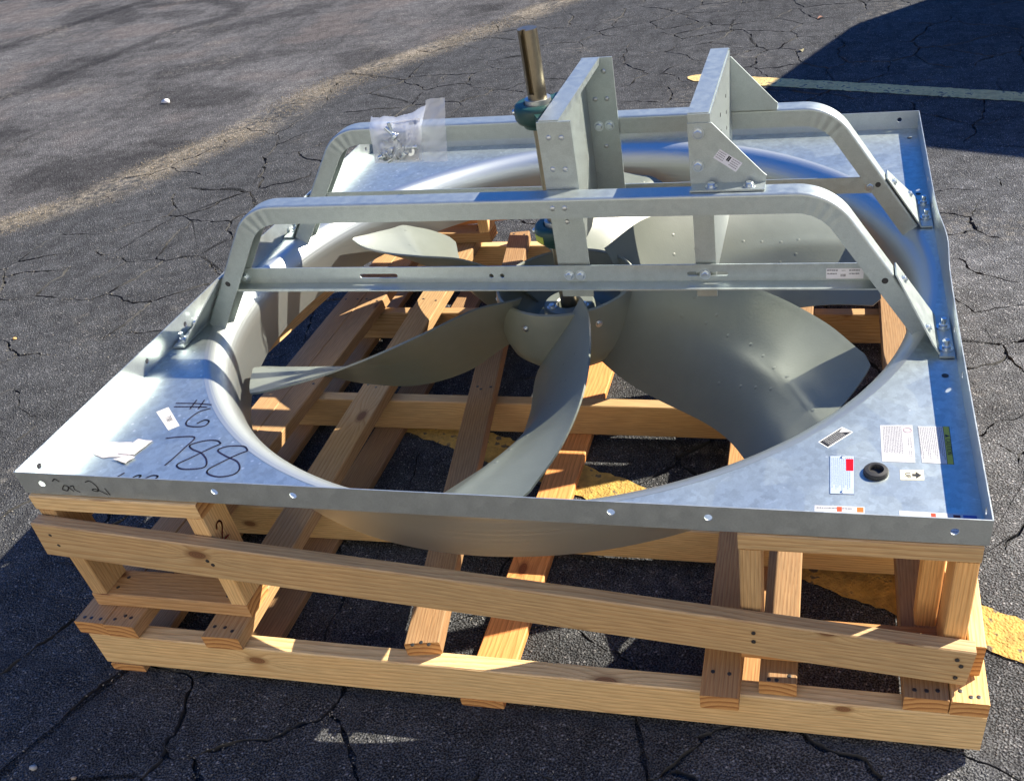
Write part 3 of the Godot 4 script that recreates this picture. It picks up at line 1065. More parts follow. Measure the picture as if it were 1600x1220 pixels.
# ---------------------------------------------------------------- fan
func build_fan() -> void:
	var OY := Vector3(0, 0.25, 0)
	var fan := thing("exhaust_fan", "large square galvanised steel propeller fan lying flat on the crate", "fan", Vector3(0, LIFT - 0.25, 0))
	var h := -0.053
	var A := 0.9
	# ---- flat sheet with the round opening
	var st := begin()
	var R0 := 0.886
	var seg := 256
	var bord := func(an: float) -> Vector2:
		var d := Vector2.from_angle(an)
		return d * (0.8985 / maxf(absf(d.x), absf(d.y)))
	for k in seg:
		var a0 := TAU * k / seg
		var a1 := TAU * (k + 1) / seg
		var i0 := Vector2.from_angle(a0) * R0
		var i1 := Vector2.from_angle(a1) * R0
		var o0: Vector2 = bord.call(a0)
		var o1: Vector2 = bord.call(a1)
		var uv := func(p: Vector2) -> Vector2: return (p + Vector2(0.9, 0.9)) / 1.8
		for y in [h, h - 0.002]:
			var n := Vector3.UP if y == h else Vector3.DOWN
			quad(st, Vector3(i0.x, y, i0.y), Vector3(o0.x, y, o0.y), Vector3(o1.x, y, o1.y), Vector3(i1.x, y, i1.y), n, uv.call(i0), uv.call(o0), uv.call(o1), uv.call(i1))
	put("square_plate", st.commit(), fan, M.plate, OY)
	# ---- flanges bent up round the sheet
	var fl := [[-0.848, -0.027], [-0.462, -0.024], [-0.298, -0.023], [0.298, -0.023], [0.462, -0.024], [0.846, -0.027]]
	var holes: Array = []
	for q in fl:
		holes.append([q[0], q[1], 0.0068, 0.0])
	st = begin()
	strip(st, -A, A, h - 0.0005, 0.0, holes, Vector3(0, 0, A - 0.002), Vector3.RIGHT, Vector3.UP, 0.002)
	var ff := put("flange", st.commit(), fan, M.galv, OY)
	ff.set_meta("label", "shaded front flange with handwriting")
	st = begin()
	strip(st, -A, A, h - 0.0005, 0.0, [[-0.845, -0.025, 0.0068, 0.0], [0.845, -0.025, 0.0068, 0.0]], Vector3(0, 0, -A), Vector3.RIGHT, Vector3.UP, 0.002)
	put("flange", st.commit(), fan, M.galv, OY)
	# the long side flanges bow a little where the ring comes close
	for s in [-1.0, 1.0]:
		st = begin()
		var hl: Array = []
		for z in [0.845, 0.463, 0.298, -0.298, -0.463, -0.846]:
			hl.append([z, -0.029, 0.0066, 0.0])
		# plain cuts between the holes, so that the sheet can bow
		for k in 44:
			var z := -0.66 + 0.03 * k
			var near := false
			for q in hl:
				near = near or absf(q[0] - z) < 0.012
			if not near:
				hl.append([z, -0.029, 0.0, 0.0])
		strip(st, -A + 0.003, A - 0.003, h, 0.0, hl, Vector3(s * A - (0.002 if s > 0 else 0.0), 0, 0), Vector3(0, 0, -1), Vector3.UP, 0.002)
		var flat := st.commit()
		var arr := flat.surface_get_arrays(0)
		var vs: PackedVector3Array = arr[Mesh.ARRAY_VERTEX]
		for k in vs.size():
			var v := vs[k]
			var bow := 0.010 * exp(-pow((v.z + 0.06) / 0.11, 2.0)) + 0.003 * exp(-pow((v.z - 0.08) / 0.2, 2.0))
			var q := clampf((v.y - h) / 0.053, 0, 1)
			v.x += s * bow * (1.0 if s > 0 else 0.5) * q * q
			vs[k] = v
		arr[Mesh.ARRAY_VERTEX] = vs
		var bowed := ArrayMesh.new()
		bowed.add_surface_from_arrays(Mesh.PRIMITIVE_TRIANGLES, arr)
		put("flange", bowed, fan, M.galv, OY)
	# ---- spun inlet ring
	st = begin()
	var prof := PackedVector2Array()
	prof.append(Vector2(0.889, h + 0.0005))
	for k in 15:
		var t := PI / 2 * k / 14.0
		prof.append(Vector2(0.835 + 0.053 * (1.0 - sin(t)), h + 0.0004 - 0.075 * (1.0 - cos(t))))
	prof.append(Vector2(0.8345, -0.17))
	prof.append(Vector2(0.8340, -0.215))
	prof.append(Vector2(0.8365, -0.2165))
	prof.append(Vector2(0.8370, -0.17))
	for k in range(14, -1, -1):
		var t := PI / 2 * k / 14.0
		prof.append(Vector2(0.8375 + 0.053 * (1.0 - sin(t)), h - 0.003 - 0.075 * (1.0 - cos(t))))
	lathe(st, prof, Vector3.ZERO, Vector3.UP, 192)
	put("inlet_ring", st.commit(), fan, M.spun, OY)
	build_frame(fan, OY)
	build_drive(fan, OY)
	build_propeller(fan, OY)
	build_labels(fan, OY)

func build_frame(fan: Node3D, OY: Vector3) -> void:
	# arch path (outer web line) in x-y
	var path: Array = []
	var leg := Vector2(0.71, -1.0).normalized()
	var R := 0.135
	var top := 0.258
	var corner := Vector2(0.644, top)
	var ang := acos(clampf(leg.dot(Vector2.RIGHT), -1, 1))
	var tl := R * tan(ang / 2)
	var half: Array = []
	for i in 5:
		half.append([Vector2(lerpf(0.0, corner.x - tl, i / 4.0), top), 0.0])
	var cc := Vector2(corner.x - tl, top - R)
	for i in range(1, 41):
		var t := ang * i / 40.0
		half.append([cc + Vector2(sin(t), cos(t)) * R, float(i) / 40.0])
	var p0: Vector2 = half[half.size() - 1][0]
	var len := (p0.y + 0.046) / -leg.y
	for i in range(1, 5):
		half.append([p0 + leg * len * i / 4.0, 2.0])
	for i in range(half.size() - 1, 0, -1):
		var q: Vector2 = half[i][0]
		path.append([Vector2(-q.x, q.y), half[i][1]])
	for q in half:
		path.append(q)
	var D := 0.043
	var W := 0.050
	var T := 0.003
	for s in [1.0, -1.0]:
		var zf := 0.265 if s > 0 else -0.215
		# section: n outward (0 at the web), z from the front flange
		var sec: Array = [Vector2(-D, 0)]
		var rc := 0.006
		for k in 5:
			var t := PI / 2 * k / 4.0
			sec.append(Vector2(-rc + sin(t) * rc, -rc + cos(t) * rc))
		for k in 5:
			var t := PI / 2 * k / 4.0
			sec.append(Vector2(-rc + cos(t) * rc, -W + rc - sin(t) * rc))
		sec.append(Vector2(-D, -W)); sec.append(Vector2(-D, -W + T)); sec.append(Vector2(-T, -W + T)); sec.append(Vector2(-T, -T)); sec.append(Vector2(-D, -T))
		var rings: Array = []
		for i in path.size():
			var a: Vector2 = path[maxi(i - 1, 0)][0]
			var b: Vector2 = path[mini(i + 1, path.size() - 1)][0]
			var d := (b - a).normalized()
			var n := Vector2(-d.y, d.x)
			var bend: float = path[i][1]
			var ring: Array = []
			for k in sec.size():
				var q: Vector2 = sec[k]
				var P: Vector2 = path[i][0] + n * q.x
				var dz := 0.0
				if bend > 0.0 and bend < 1.01 and q.x < -D * 0.8:
					dz = (0.0011 * sin(bend * 9.0 * PI) * sin(bend * PI)) * (1.0 if q.y > -W / 2 else -1.0)
				ring.append(Vector3(P.x, P.y, zf + q.y + dz))
			rings.append(ring)
		# an extra loop half way down each flange carries the creases of the bend
		var st := begin()
		var m := sec.size()
		for i in path.size() - 1:
			for k in m:
				var a: Vector3 = rings[i][k]
				var b: Vector3 = rings[i + 1][k]
				var c: Vector3 = rings[i + 1][(k + 1) % m]
				var d: Vector3 = rings[i][(k + 1) % m]
				var q0: Vector2 = sec[k]
				var q1: Vector2 = sec[(k + 1) % m]
				var e := (q1 - q0).normalized()
				var n2 := Vector2(-e.y, e.x)
				var dd: Vector2 = (path[i + 1][0] - path[i][0]).normalized()
				var nn := Vector2(-dd.y, dd.x)
				var N := Vector3(nn.x * n2.x, nn.y * n2.x, n2.y)
				var fl := (b - a).cross(d - a).normalized()
				if fl.dot(N) < 0:
					fl = -fl
				var bend: float = path[i][1]
				quad(st, a, b, c, d, (N * 0.5 + fl * 0.5).normalized() if bend > 0.0 and bend < 1.01 else N)
		for e in [0, path.size() - 1]:
			var r: Array = rings[e]
			for k in [[0, 1, m - 1], [1, m - 2, m - 1]]:
				tri(st, r[k[0]], r[k[1]], r[k[2]], Vector3(-1 if e == 0 else 1, -1, 0))
		var arch := put("frame_arch", st.commit(), fan, M.galv_frame, OY)
		arch.set_meta("label", "front arched steel channel" if s > 0 else "rear arched steel channel")
		for x in [0.078, 0.104]:
			if s > 0:
				var o := put("rivet", M.rivet, arch, M.zinc_dull)
				o.transform = Transform3D(Basis(Vector3.RIGHT, Vector3(0, 0, 1), Vector3.DOWN), Vector3(x, 0.2375, 0.265))
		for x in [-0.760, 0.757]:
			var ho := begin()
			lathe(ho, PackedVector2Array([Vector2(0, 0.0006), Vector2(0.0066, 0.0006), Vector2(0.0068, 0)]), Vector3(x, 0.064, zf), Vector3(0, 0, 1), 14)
			put("hole_disc", ho.commit(), arch, M.rubber)  # black disc standing in for an open hole, its shade put into the colour
		# feet
		for sx in [-1.0, 1.0]:
			var fb := begin()
			var zb: float = 0.2145 * s
			# triangular gusset along the outside of the leg
			var lx := func(y: float) -> float: return sx * (p0.x + (p0.y - y) * 0.71 + 0.0045)
			var Y0 := -0.0475
			var Y1 := 0.078
			var g := [Vector3(lx.call(Y0), Y0, zb), Vector3(lx.call(Y1), Y1, zb), Vector3(lx.call(Y1), Y1, 0.268 * s), Vector3(lx.call(-0.03), -0.03, 0.362 * s), Vector3(lx.call(Y0), Y0, 0.366 * s)]
			var gn := Vector3(sx * 1.0, 0.71, 0).normalized()
			for off in [0.0, 0.003]:
				var N: Vector3 = gn if off > 0 else -gn
				for k in [[0, 1, 2], [0, 2, 3], [0, 3, 4]]:
					tri(fb, g[k[0]] + gn * off, g[k[1]] + gn * off, g[k[2]] + gn * off, N)
			for k in 5:
				var a: Vector3 = g[k]
				var b: Vector3 = g[(k + 1) % 5]
				var N := (b - a).cross(gn).normalized()
				quad(fb, a, b, b + gn * 0.003, a + gn * 0.003, N)
			var xo: float = sx * 0.8945
			var xi: float = lx.call(Y0)
			box(fb, Vector3(minf(xi, xo), -0.0512, minf(zb, 0.372 * s)), Vector3(maxf(xi, xo), -0.0466, maxf(zb, 0.372 * s)))
			var fo := put("foot_bracket", fb.commit(), fan, M.galv_frame, OY)
			for z in [0.262, 0.345]:
				add_bolt(fo, Vector3(sx * 0.8805, -0.0466, z * s), Vector3.UP, "bolt", "bolt_stud")
			for y in [0.055, -0.012]:
				add_bolt(fo, Vector3(lx.call(y), y, (0.245 if y > 0.0 else 0.325) * s) + gn * 0.003, gn, "bolt", "bolt_small")
		# cross strap: an angle between the legs
		var zs := 0.219 if s > 0 else -0.2225
		var ss := begin()
		var hl := [[-0.385, 0.060, 0.0055, 0.043], [-0.105, 0.058, 0.0055, 0.0], [-0.079, 0.058, 0.0055, 0.0], [0.390, 0.060, 0.005, 0.040]]
		strip(ss, -0.768, 0.768, 0.041, 0.082, hl, Vector3(0, 0, zs), Vector3.RIGHT, Vector3.UP, 0.003)
		var l0: float = zs + 0.0032 if s > 0 else zs - 0.037
		box(ss, Vector3(-0.764, 0.0395, l0), Vector3(0.764, 0.0425, l0 + 0.0365))
		var so := put("cross_strap", ss.commit(), fan, M.galv_frame, OY)
		for x in [-0.738, 0.738, 0.080, 0.106, 0.385]:
			if s > 0 and x == 0.738:
				continue
			add_bolt(so, Vector3(x, 0.0585, zs + 0.003), Vector3(0, 0, 1))

func build_drive(fan: Node3D, OY: Vector3) -> void:
	# bearing support: a deep channel standing between the arches
	var st := begin()
	var t := 0.004
	# web, cut away below
	var wp := PackedVector2Array([Vector2(0.2085, 0.05), Vector2(0.2085, 0.398), Vector2(-0.2085, 0.398), Vector2(-0.2085, 0.05), Vector2(-0.165, 0.05), Vector2(-0.10, 0.022), Vector2(0.10, 0.022), Vector2(0.165, 0.05)])
	sheet(st, wp, Vector3(0.055, 0, 0), Vector3(0, 0, 1), Vector3.UP, -t)
	box(st, Vector3(0.055, 0.0, 0.2095), Vector3(0.127, 0.400, 0.2135))
	box(st, Vector3(0.055, 0.0, -0.2135), Vector3(0.131, 0.401, -0.2095))
	box(st, Vector3(0.0592, 0.3985, -0.2093), Vector3(0.101, 0.4025, 0.2093))
	box(st, Vector3(0.0972, 0.3875, -0.2093), Vector3(0.1008, 0.3983, 0.2093))
	var bs := put("bearing_support", st.commit(), fan, M.galv_frame, OY)
	for p in [[0.077, 0.368], [0.104, 0.367], [0.076, 0.301], [0.103, 0.300]]:
		var o := put("rivet", M.rivet, bs, M.zinc_dull)
		o.transform = Transform3D(Basis(Vector3.RIGHT, Vector3(0, 0, 1), Vector3.DOWN), Vector3(p[0], p[1], 0.2135))
	for p in [[0.081, 0.369], [0.107, 0.369], [0.079, 0.304], [0.108, 0.304], [0.094, 0.187]]:
		var o := put("rivet", M.rivet, bs, M.zinc_dull)
		o.transform = Transform3D(Basis(Vector3.RIGHT, Vector3(0, 0, 1), Vector3.DOWN), Vector3(p[0], p[1], -0.2095))
	for p in [[0.081, 0.238], [0.108, 0.239]]:
		add_bolt(bs, Vector3(p[0], p[1], -0.2095), Vector3(0, 0, 1))
	for q in [[0.09, 0.183]]:
		var o := put("rivet", M.rivet, bs, M.zinc_dull)
		o.transform = Transform3D(Basis(Vector3.RIGHT, Vector3(0, 0, 1), Vector3.DOWN), Vector3(q[0], q[1], 0.2135))
	for z in [-0.085, 0.085]:
		for y in [0.355, 0.085]:
			add_bolt(bs, Vector3(0.059, y, z), Vector3(1, 0, 0))
	# motor mount: a second channel with triangular gussets on the arches
	st = begin()
	sheet(st, PackedVector2Array([Vector2(-0.2085, 0.05), Vector2(0.2085, 0.05), Vector2(0.2085, 0.400), Vector2(-0.2085, 0.400)]), Vector3(0.408, 0, 0), Vector3(0, 0, 1), Vector3.UP, t)
	box(st, Vector3(0.364, 0.0, 0.2095), Vector3(0.408, 0.4025, 0.2135))
	box(st, Vector3(0.364, 0.0, -0.2135), Vector3(0.408, 0.4025, -0.2095))
	box(st, Vector3(0.364, 0.4005, -0.2133), Vector3(0.4055, 0.4045, 0.2093))
	var mm := put("motor_mount", st.commit(), fan, M.galv_frame, OY)
	for s in [1.0, -1.0]:
		st = begin()
		var z0 := 0.2140 if s > 0 else -0.2090
		sheet(st, PackedVector2Array([Vector2(0.3635, 0.262), Vector2(0.515, 0.262), Vector2(0.517, 0.276), Vector2(0.510, 0.282), Vector2(0.411, 0.386), Vector2(0.3635, 0.386)]), Vector3(0, 0, z0), Vector3.RIGHT, Vector3.UP, 0.0035)
		var f0: float = z0 + 0.0036 if s > 0 else z0 - 0.036
		box(st, Vector3(0.366, 0.2592, f0), Vector3(0.515, 0.2628, f0 + 0.0352))
		var go := put("gusset", st.commit(), mm, M.galv_frame)
		go.name = "gusset" if s > 0 else "gusset_001"
	for p in [[0.384, 0.366], [0.381, 0.300]]:
		add_bolt(mm, Vector3(p[0], p[1], 0.2176), Vector3(0, 0, 1))
	for x in [0.408, 0.484]:
		for z in [0.236, -0.236]:
			add_bolt(mm, Vector3(x, 0.2630, z), Vector3.UP)
	# black discs painted for the dark of the adjusting holes down the mount's face
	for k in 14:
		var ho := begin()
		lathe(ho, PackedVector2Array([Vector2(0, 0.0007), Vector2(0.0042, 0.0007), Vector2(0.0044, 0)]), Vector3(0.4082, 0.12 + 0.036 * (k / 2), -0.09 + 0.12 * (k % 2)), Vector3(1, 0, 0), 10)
		put("hole_disc", ho.commit(), mm, M.rubber)
	# shaft with an open keyway at the top
	st = begin()
	var r := 0.0215
	lathe(st, PackedVector2Array([Vector2(0, -0.21), Vector2(r, -0.21), Vector2(r, 0.395)]), Vector3.ZERO, Vector3.UP, 32)
	var key := PackedVector2Array()
	var ka := PI * 0.5 + 0.28
	for k in 33:
		var an: float = ka + 0.30 + (TAU - 0.60) * k / 32.0
		key.append(Vector2.from_angle(an) * r)
	key.append(Vector2.from_angle(ka - 0.42) * (r * 0.52))
	key.append(Vector2.from_angle(ka + 0.42) * (r * 0.52))
	for k in key.size():
		var a := key[k]
		var b := key[(k + 1) % key.size()]
		var e := (b - a).normalized()
		var n := Vector3(e.y, 0, -e.x)
		var na := n
		var nb := n
		if k < 32:
			na = Vector3(a.x, 0, a.y).normalized()
			nb = Vector3(b.x, 0, b.y).normalized()
			n = (na + nb).normalized()
		var lo := 0.395
		var hi := 0.5285
		tri(st, Vector3(a.x, lo, a.y), Vector3(b.x, lo, b.y), Vector3(b.x, hi, b.y), n, Vector2.ZERO, Vector2.ZERO, Vector2.ZERO, na, nb, nb)
		tri(st, Vector3(a.x, lo, a.y), Vector3(b.x, hi, b.y), Vector3(a.x, hi, a.y), n, Vector2.ZERO, Vector2.ZERO, Vector2.ZERO, na, nb, na)
	var ti := triangulate(key)
	for i in range(0, ti.size(), 3):
		tri(st, Vector3(key[ti[i]].x, 0.5285, key[ti[i]].y), Vector3(key[ti[i + 1]].x, 0.5285, key[ti[i + 1]].y), Vector3(key[ti[i + 2]].x, 0.5285, key[ti[i + 2]].y), Vector3.UP)
	lathe(st, PackedVector2Array([Vector2(r, 0.395), Vector2(0, 0.395)]), Vector3.ZERO, Vector3.UP, 32)
	put("shaft", st.commit(), fan, M.shaft_steel, OY)
	for y in [0.352, 0.062]:
		st = begin()
		# ring housing with a flared collar
		lathe(st, PackedVector2Array([Vector2(0.030, 0.014), Vector2(0.034, 0.021), Vector2(0.050, 0.021), Vector2(0.054, 0.018), Vector2(0.057, 0.010), Vector2(0.057, -0.010), Vector2(0.052, -0.018), Vector2(0.042, -0.022), Vector2(0.040, -0.030), Vector2(0.026, -0.030)]), Vector3(0, y, 0), Vector3.UP, 40)
		# foot against the web, tapering to the bolt ears
		sheet(st, PackedVector2Array([Vector2(-0.062, -0.028), Vector2(-0.112, -0.018), Vector2(-0.120, 0), Vector2(-0.112, 0.018), Vector2(-0.062, 0.022), Vector2(0.062, 0.022), Vector2(0.112, 0.018), Vector2(0.120, 0), Vector2(0.112, -0.018), Vector2(0.062, -0.028)]), Vector3(0.0545, y, 0), Vector3(0, 0, 1), Vector3.UP, 0.020)
		sheet(st, PackedVector2Array([Vector2(-0.116, 0.052), Vector2(-0.116, 0.036), Vector2(-0.058, 0.004), Vector2(0.058, 0.004), Vector2(0.116, 0.036), Vector2(0.116, 0.052)]), Vector3(0, y - 0.022, 0), Vector3(0, 0, 1), Vector3(1, 0, 0), 0.034)
		var b := put("bearing", st.commit(), fan, M.bearing_green, OY)
		st = begin()
		lathe(st, PackedVector2Array([Vector2(r + 0.0005, 0.030), Vector2(0.0295, 0.030), Vector2(0.0305, 0.010)]), Vector3(0, y, 0), Vector3.UP, 32)
		put("inner_race", st.commit(), b, M.zinc_dull)
		add_bolt(b, Vector3(-0.057, y, 0.0), Vector3(-1, 0, 0), "grease_fitting", "bolt_small")
		for z in [-0.098, 0.098]:
			add_bolt(b, Vector3(0.0345, y, z), Vector3(-1, 0, 0))
		if y < 0.1:
			st = begin()
			for k in 6:
				var a0 := 2.0 + k * 0.1
				var a1 := a0 + 0.1
				quad(st, Vector3(cos(a0) * 0.0576, y - 0.012, sin(a0) * 0.0576), Vector3(cos(a1) * 0.0576, y - 0.012, sin(a1) * 0.0576), Vector3(cos(a1) * 0.0576, y + 0.006, sin(a1) * 0.0576), Vector3(cos(a0) * 0.0576, y + 0.006, sin(a0) * 0.0576), Vector3(cos(a0), 0, sin(a0)))
			put("sticker", st.commit(), b, mat(lin(0.45, 0.50, 0.06), 0.5))

func build_propeller(fan: Node3D, OY: Vector3) -> void:
	var st := begin()
	lathe(st, PackedVector2Array([Vector2(0.1685, -0.078), Vector2(0.172, -0.073), Vector2(0.177, -0.076), Vector2(0.180, -0.090), Vector2(0.1805, -0.130), Vector2(0.180, -0.170), Vector2(0.176, -0.200), Vector2(0.165, -0.229), Vector2(0.146, -0.247), Vector2(0.12, -0.2545), Vector2(0, -0.2545)]), Vector3.ZERO, Vector3.UP, 72)
	var hub := put("hub", st.commit(), fan, M.fan_paint, OY)
	st = begin()
	lathe(st, PackedVector2Array([Vector2(0.030, -0.206), Vector2(0.030, -0.140), Vector2(0.034, -0.136), Vector2(0.062, -0.136), Vector2(0.066, -0.141), Vector2(0.068, -0.165), Vector2(0.085, -0.170), Vector2(0.087, -0.206)]), Vector3.ZERO, Vector3.UP, 40)
	put("bushing", st.commit(), hub, M.fan_paint)
	st = begin()
	lathe(st, PackedVector2Array([Vector2(0, -0.205), Vector2(0.130, -0.208), Vector2(0.152, -0.190), Vector2(0.166, -0.150), Vector2(0.1683, -0.079)]), Vector3.ZERO, Vector3.UP, 72)
	put("bowl_lining", st.commit(), hub, M.fan_paint)
	for k in 3:
		var an := TAU * k / 3.0 + 0.4
		add_bolt(hub, Vector3(cos(an) * 0.048, -0.136, sin(an) * 0.048), Vector3.UP)
	for k in 6:
		for y in [-0.115]:
			var an := deg_to_rad(22.0 + 60.0 * k - 30.0)
			add_bolt(hub, Vector3(cos(an) * 0.1803, y, sin(an) * 0.1803), Vector3(cos(an), 0, sin(an)), "bolt", "bolt_small")
	# blade: high edge and low edge as offsets in degrees and heights along the radius
	var ho := [-20.2, -16.9, -13.1, -9.2, -4.6, 0.6]
	var hy := [-0.050, -0.024, -0.034, -0.052, -0.074, -0.098]
	var lo := [29.0, 19.2, 16.1, 18.1, 22.3, 25.8]
	var ly := [-0.236, -0.284, -0.293, -0.274, -0.251, -0.246]
	var nu := 24
	var ns := 30
	var grid: Array = []
	for i in nu + 1:
		var u := float(i) / nu
		var edge := minf(u, 1.0 - u)
		var smax := 1.0
		if edge < 0.06:
			smax = 1.0 - 0.036 * (1.0 - sqrt(maxf(0.0, 1.0 - pow((0.06 - edge) / 0.06, 2.0))))
		var col: Array = []
		for j in ns + 1:
			var s := smax * j / ns
			var r := 0.150 + 0.656 * s
			var ph := deg_to_rad(lerpf(curve_at(ho, s), curve_at(lo, s), u))
			var y := lerpf(curve_at(hy, s), curve_at(ly, s), u)
			y += sin(pow(u, 1.45) * PI) * (0.004 + 0.030 * s) + 0.007 * exp(-pow((u - 0.55) / 0.08, 2.0)) * smoothstep(0.3, 0.8, s)
			col.append(Vector3(cos(ph) * r, y, sin(ph) * r))
		grid.append(col)
	var norms: Array = []
	for i in nu + 1:
		var col: Array = []
		for j in ns + 1:
			var du: Vector3 = grid[mini(i + 1, nu)][j] - grid[maxi(i - 1, 0)][j]
			var ds: Vector3 = grid[i][mini(j + 1, ns)] - grid[i][maxi(j - 1, 0)]
			var n := du.cross(ds).normalized()
			col.append(n if n.y > 0 else -n)
		norms.append(col)
	st = begin()
	var th := 0.0045
	for side in [0.0, 1.0]:
		for i in nu:
			for j in ns:
				var q: Array = []
				var nn: Array = []
				for c in [[i, j], [i + 1, j], [i + 1, j + 1], [i, j + 1]]:
					var n: Vector3 = norms[c[0]][c[1]]
					q.append(grid[c[0]][c[1]] - n * th * side)
					nn.append(n if side < 0.5 else -n)
				var f: Vector3 = (nn[0] + nn[1] + nn[2] + nn[3]).normalized()
				tri(st, q[0], q[1], q[2], f, Vector2.ZERO, Vector2.ZERO, Vector2.ZERO, nn[0], nn[1], nn[2])
				tri(st, q[0], q[2], q[3], f, Vector2.ZERO, Vector2.ZERO, Vector2.ZERO, nn[0], nn[2], nn[3])
	var loop: Array = []
	for j in ns + 1:
		loop.append([0, j])
	for i in range(1, nu + 1):
		loop.append([i, ns])
	for j in range(ns - 1, -1, -1):
		loop.append([nu, j])
	for i in range(nu - 1, 0, -1):
		loop.append([i, 0])
	var cen: Vector3 = grid[nu / 2][ns / 2]
	for k in loop.size():
		var a: Array = loop[k]
		var b: Array = loop[(k + 1) % loop.size()]
		var A: Vector3 = grid[a[0]][a[1]]
		var B: Vector3 = grid[b[0]][b[1]]
		quad(st, A, B, B - norms[b[0]][b[1]] * th, A - norms[a[0]][a[1]] * th, ((A + B) / 2 - cen).normalized())
	var blade := st.commit()
	for k in 6:
		var an := deg_to_rad(22.0 + 60.0 * k)
		var o := put("blade", blade, fan, M.fan_paint, OY)
		o.rotation.y = -an
		for d in [[9, 8], [9, 11], [10, 14], [10, 17], [11, 19], [12, 21], [12, 23], [15, 22], [16, 20], [17, 18], [18, 15], [13, 28], [5, 9], [7, 12]]:
			var n: Vector3 = norms[d[0]][d[1]]
			var w := put("rivet", M.dimple, o, M.fan_paint)
			var sd := n.cross(Vector3(0.3, 0.2, 0.9)).normalized()
			w.transform = Transform3D(Basis(sd, n, sd.cross(n)), grid[d[0]][d[1]])

# ---------------------------------------------------------------- stickers and writing on the fan
func printed(w: int, h: int, rows: Array, bg := Color(0.72, 0.72, 0.73)) -> StandardMaterial3D:
	var im := Image.create(w, h, false, Image.FORMAT_RGB8)
	im.fill(bg)
	for r in rows:
		# [x, y, w, h, colour] a block, or [x, y, w, h, colour, "text"] a line of small print
		if r.size() == 5:
			im.fill_rect(Rect2i(r[0], r[1], r[2], r[3]), r[4])
		else:
			var x: int = r[0]
			while x < r[0] + r[2]:
				var l := rng.randi_range(3, 11)
				if x + l > r[0] + r[2]:
					break
				for k in range(0, l, 2):
					im.fill_rect(Rect2i(x + k, r[1] + rng.randi_range(0, 1), 1, r[3]), r[4])
				x += l + 2
	im.generate_mipmaps()
	var m := mat(Color.WHITE, 0.45)
	m.albedo_texture = ImageTexture.create_from_image(im)
	return m

# four corners in x-z on the sheet: top-left, top-right, bottom-right, bottom-left of the print
func sticker(fan: Node3D, called: String, c: Array, m: Material, OY: Vector3, lift := 0.0) -> MeshInstance3D:
	var st := begin()
	var y := -0.0525 + lift
	var p: Array = []
	for q in c:
		p.append(Vector3(q[0], y, q[1]))
	quad(st, p[0], p[1], p[2], p[3], Vector3.UP, Vector2(0, 0), Vector2(1, 0), Vector2(1, 1), Vector2(0, 1))
	for k in 4:
		var a: Vector3 = p[k]
		var b: Vector3 = p[(k + 1) % 4]
		var n := (b - a).cross(Vector3.UP).normalized()
		quad(st, a, b, b - Vector3(0, 0.0005 + lift, 0), a - Vector3(0, 0.0005 + lift, 0), n)
	return put(called, st.commit(), fan, m, OY)

func word(parent: Node, text: String, at: Vector3, ux: Vector3, uy: Vector3, px: float, m: Material) -> void:
	var tm := TextMesh.new()
	tm.text = text
	tm.font = sys_font()
	tm.font_size = 32
	tm.pixel_size = px
	tm.depth = 0.0003
	var o := put("lettering", tm, parent, m)
	o.transform = Transform3D(Basis(ux, uy, ux.cross(uy)), at)

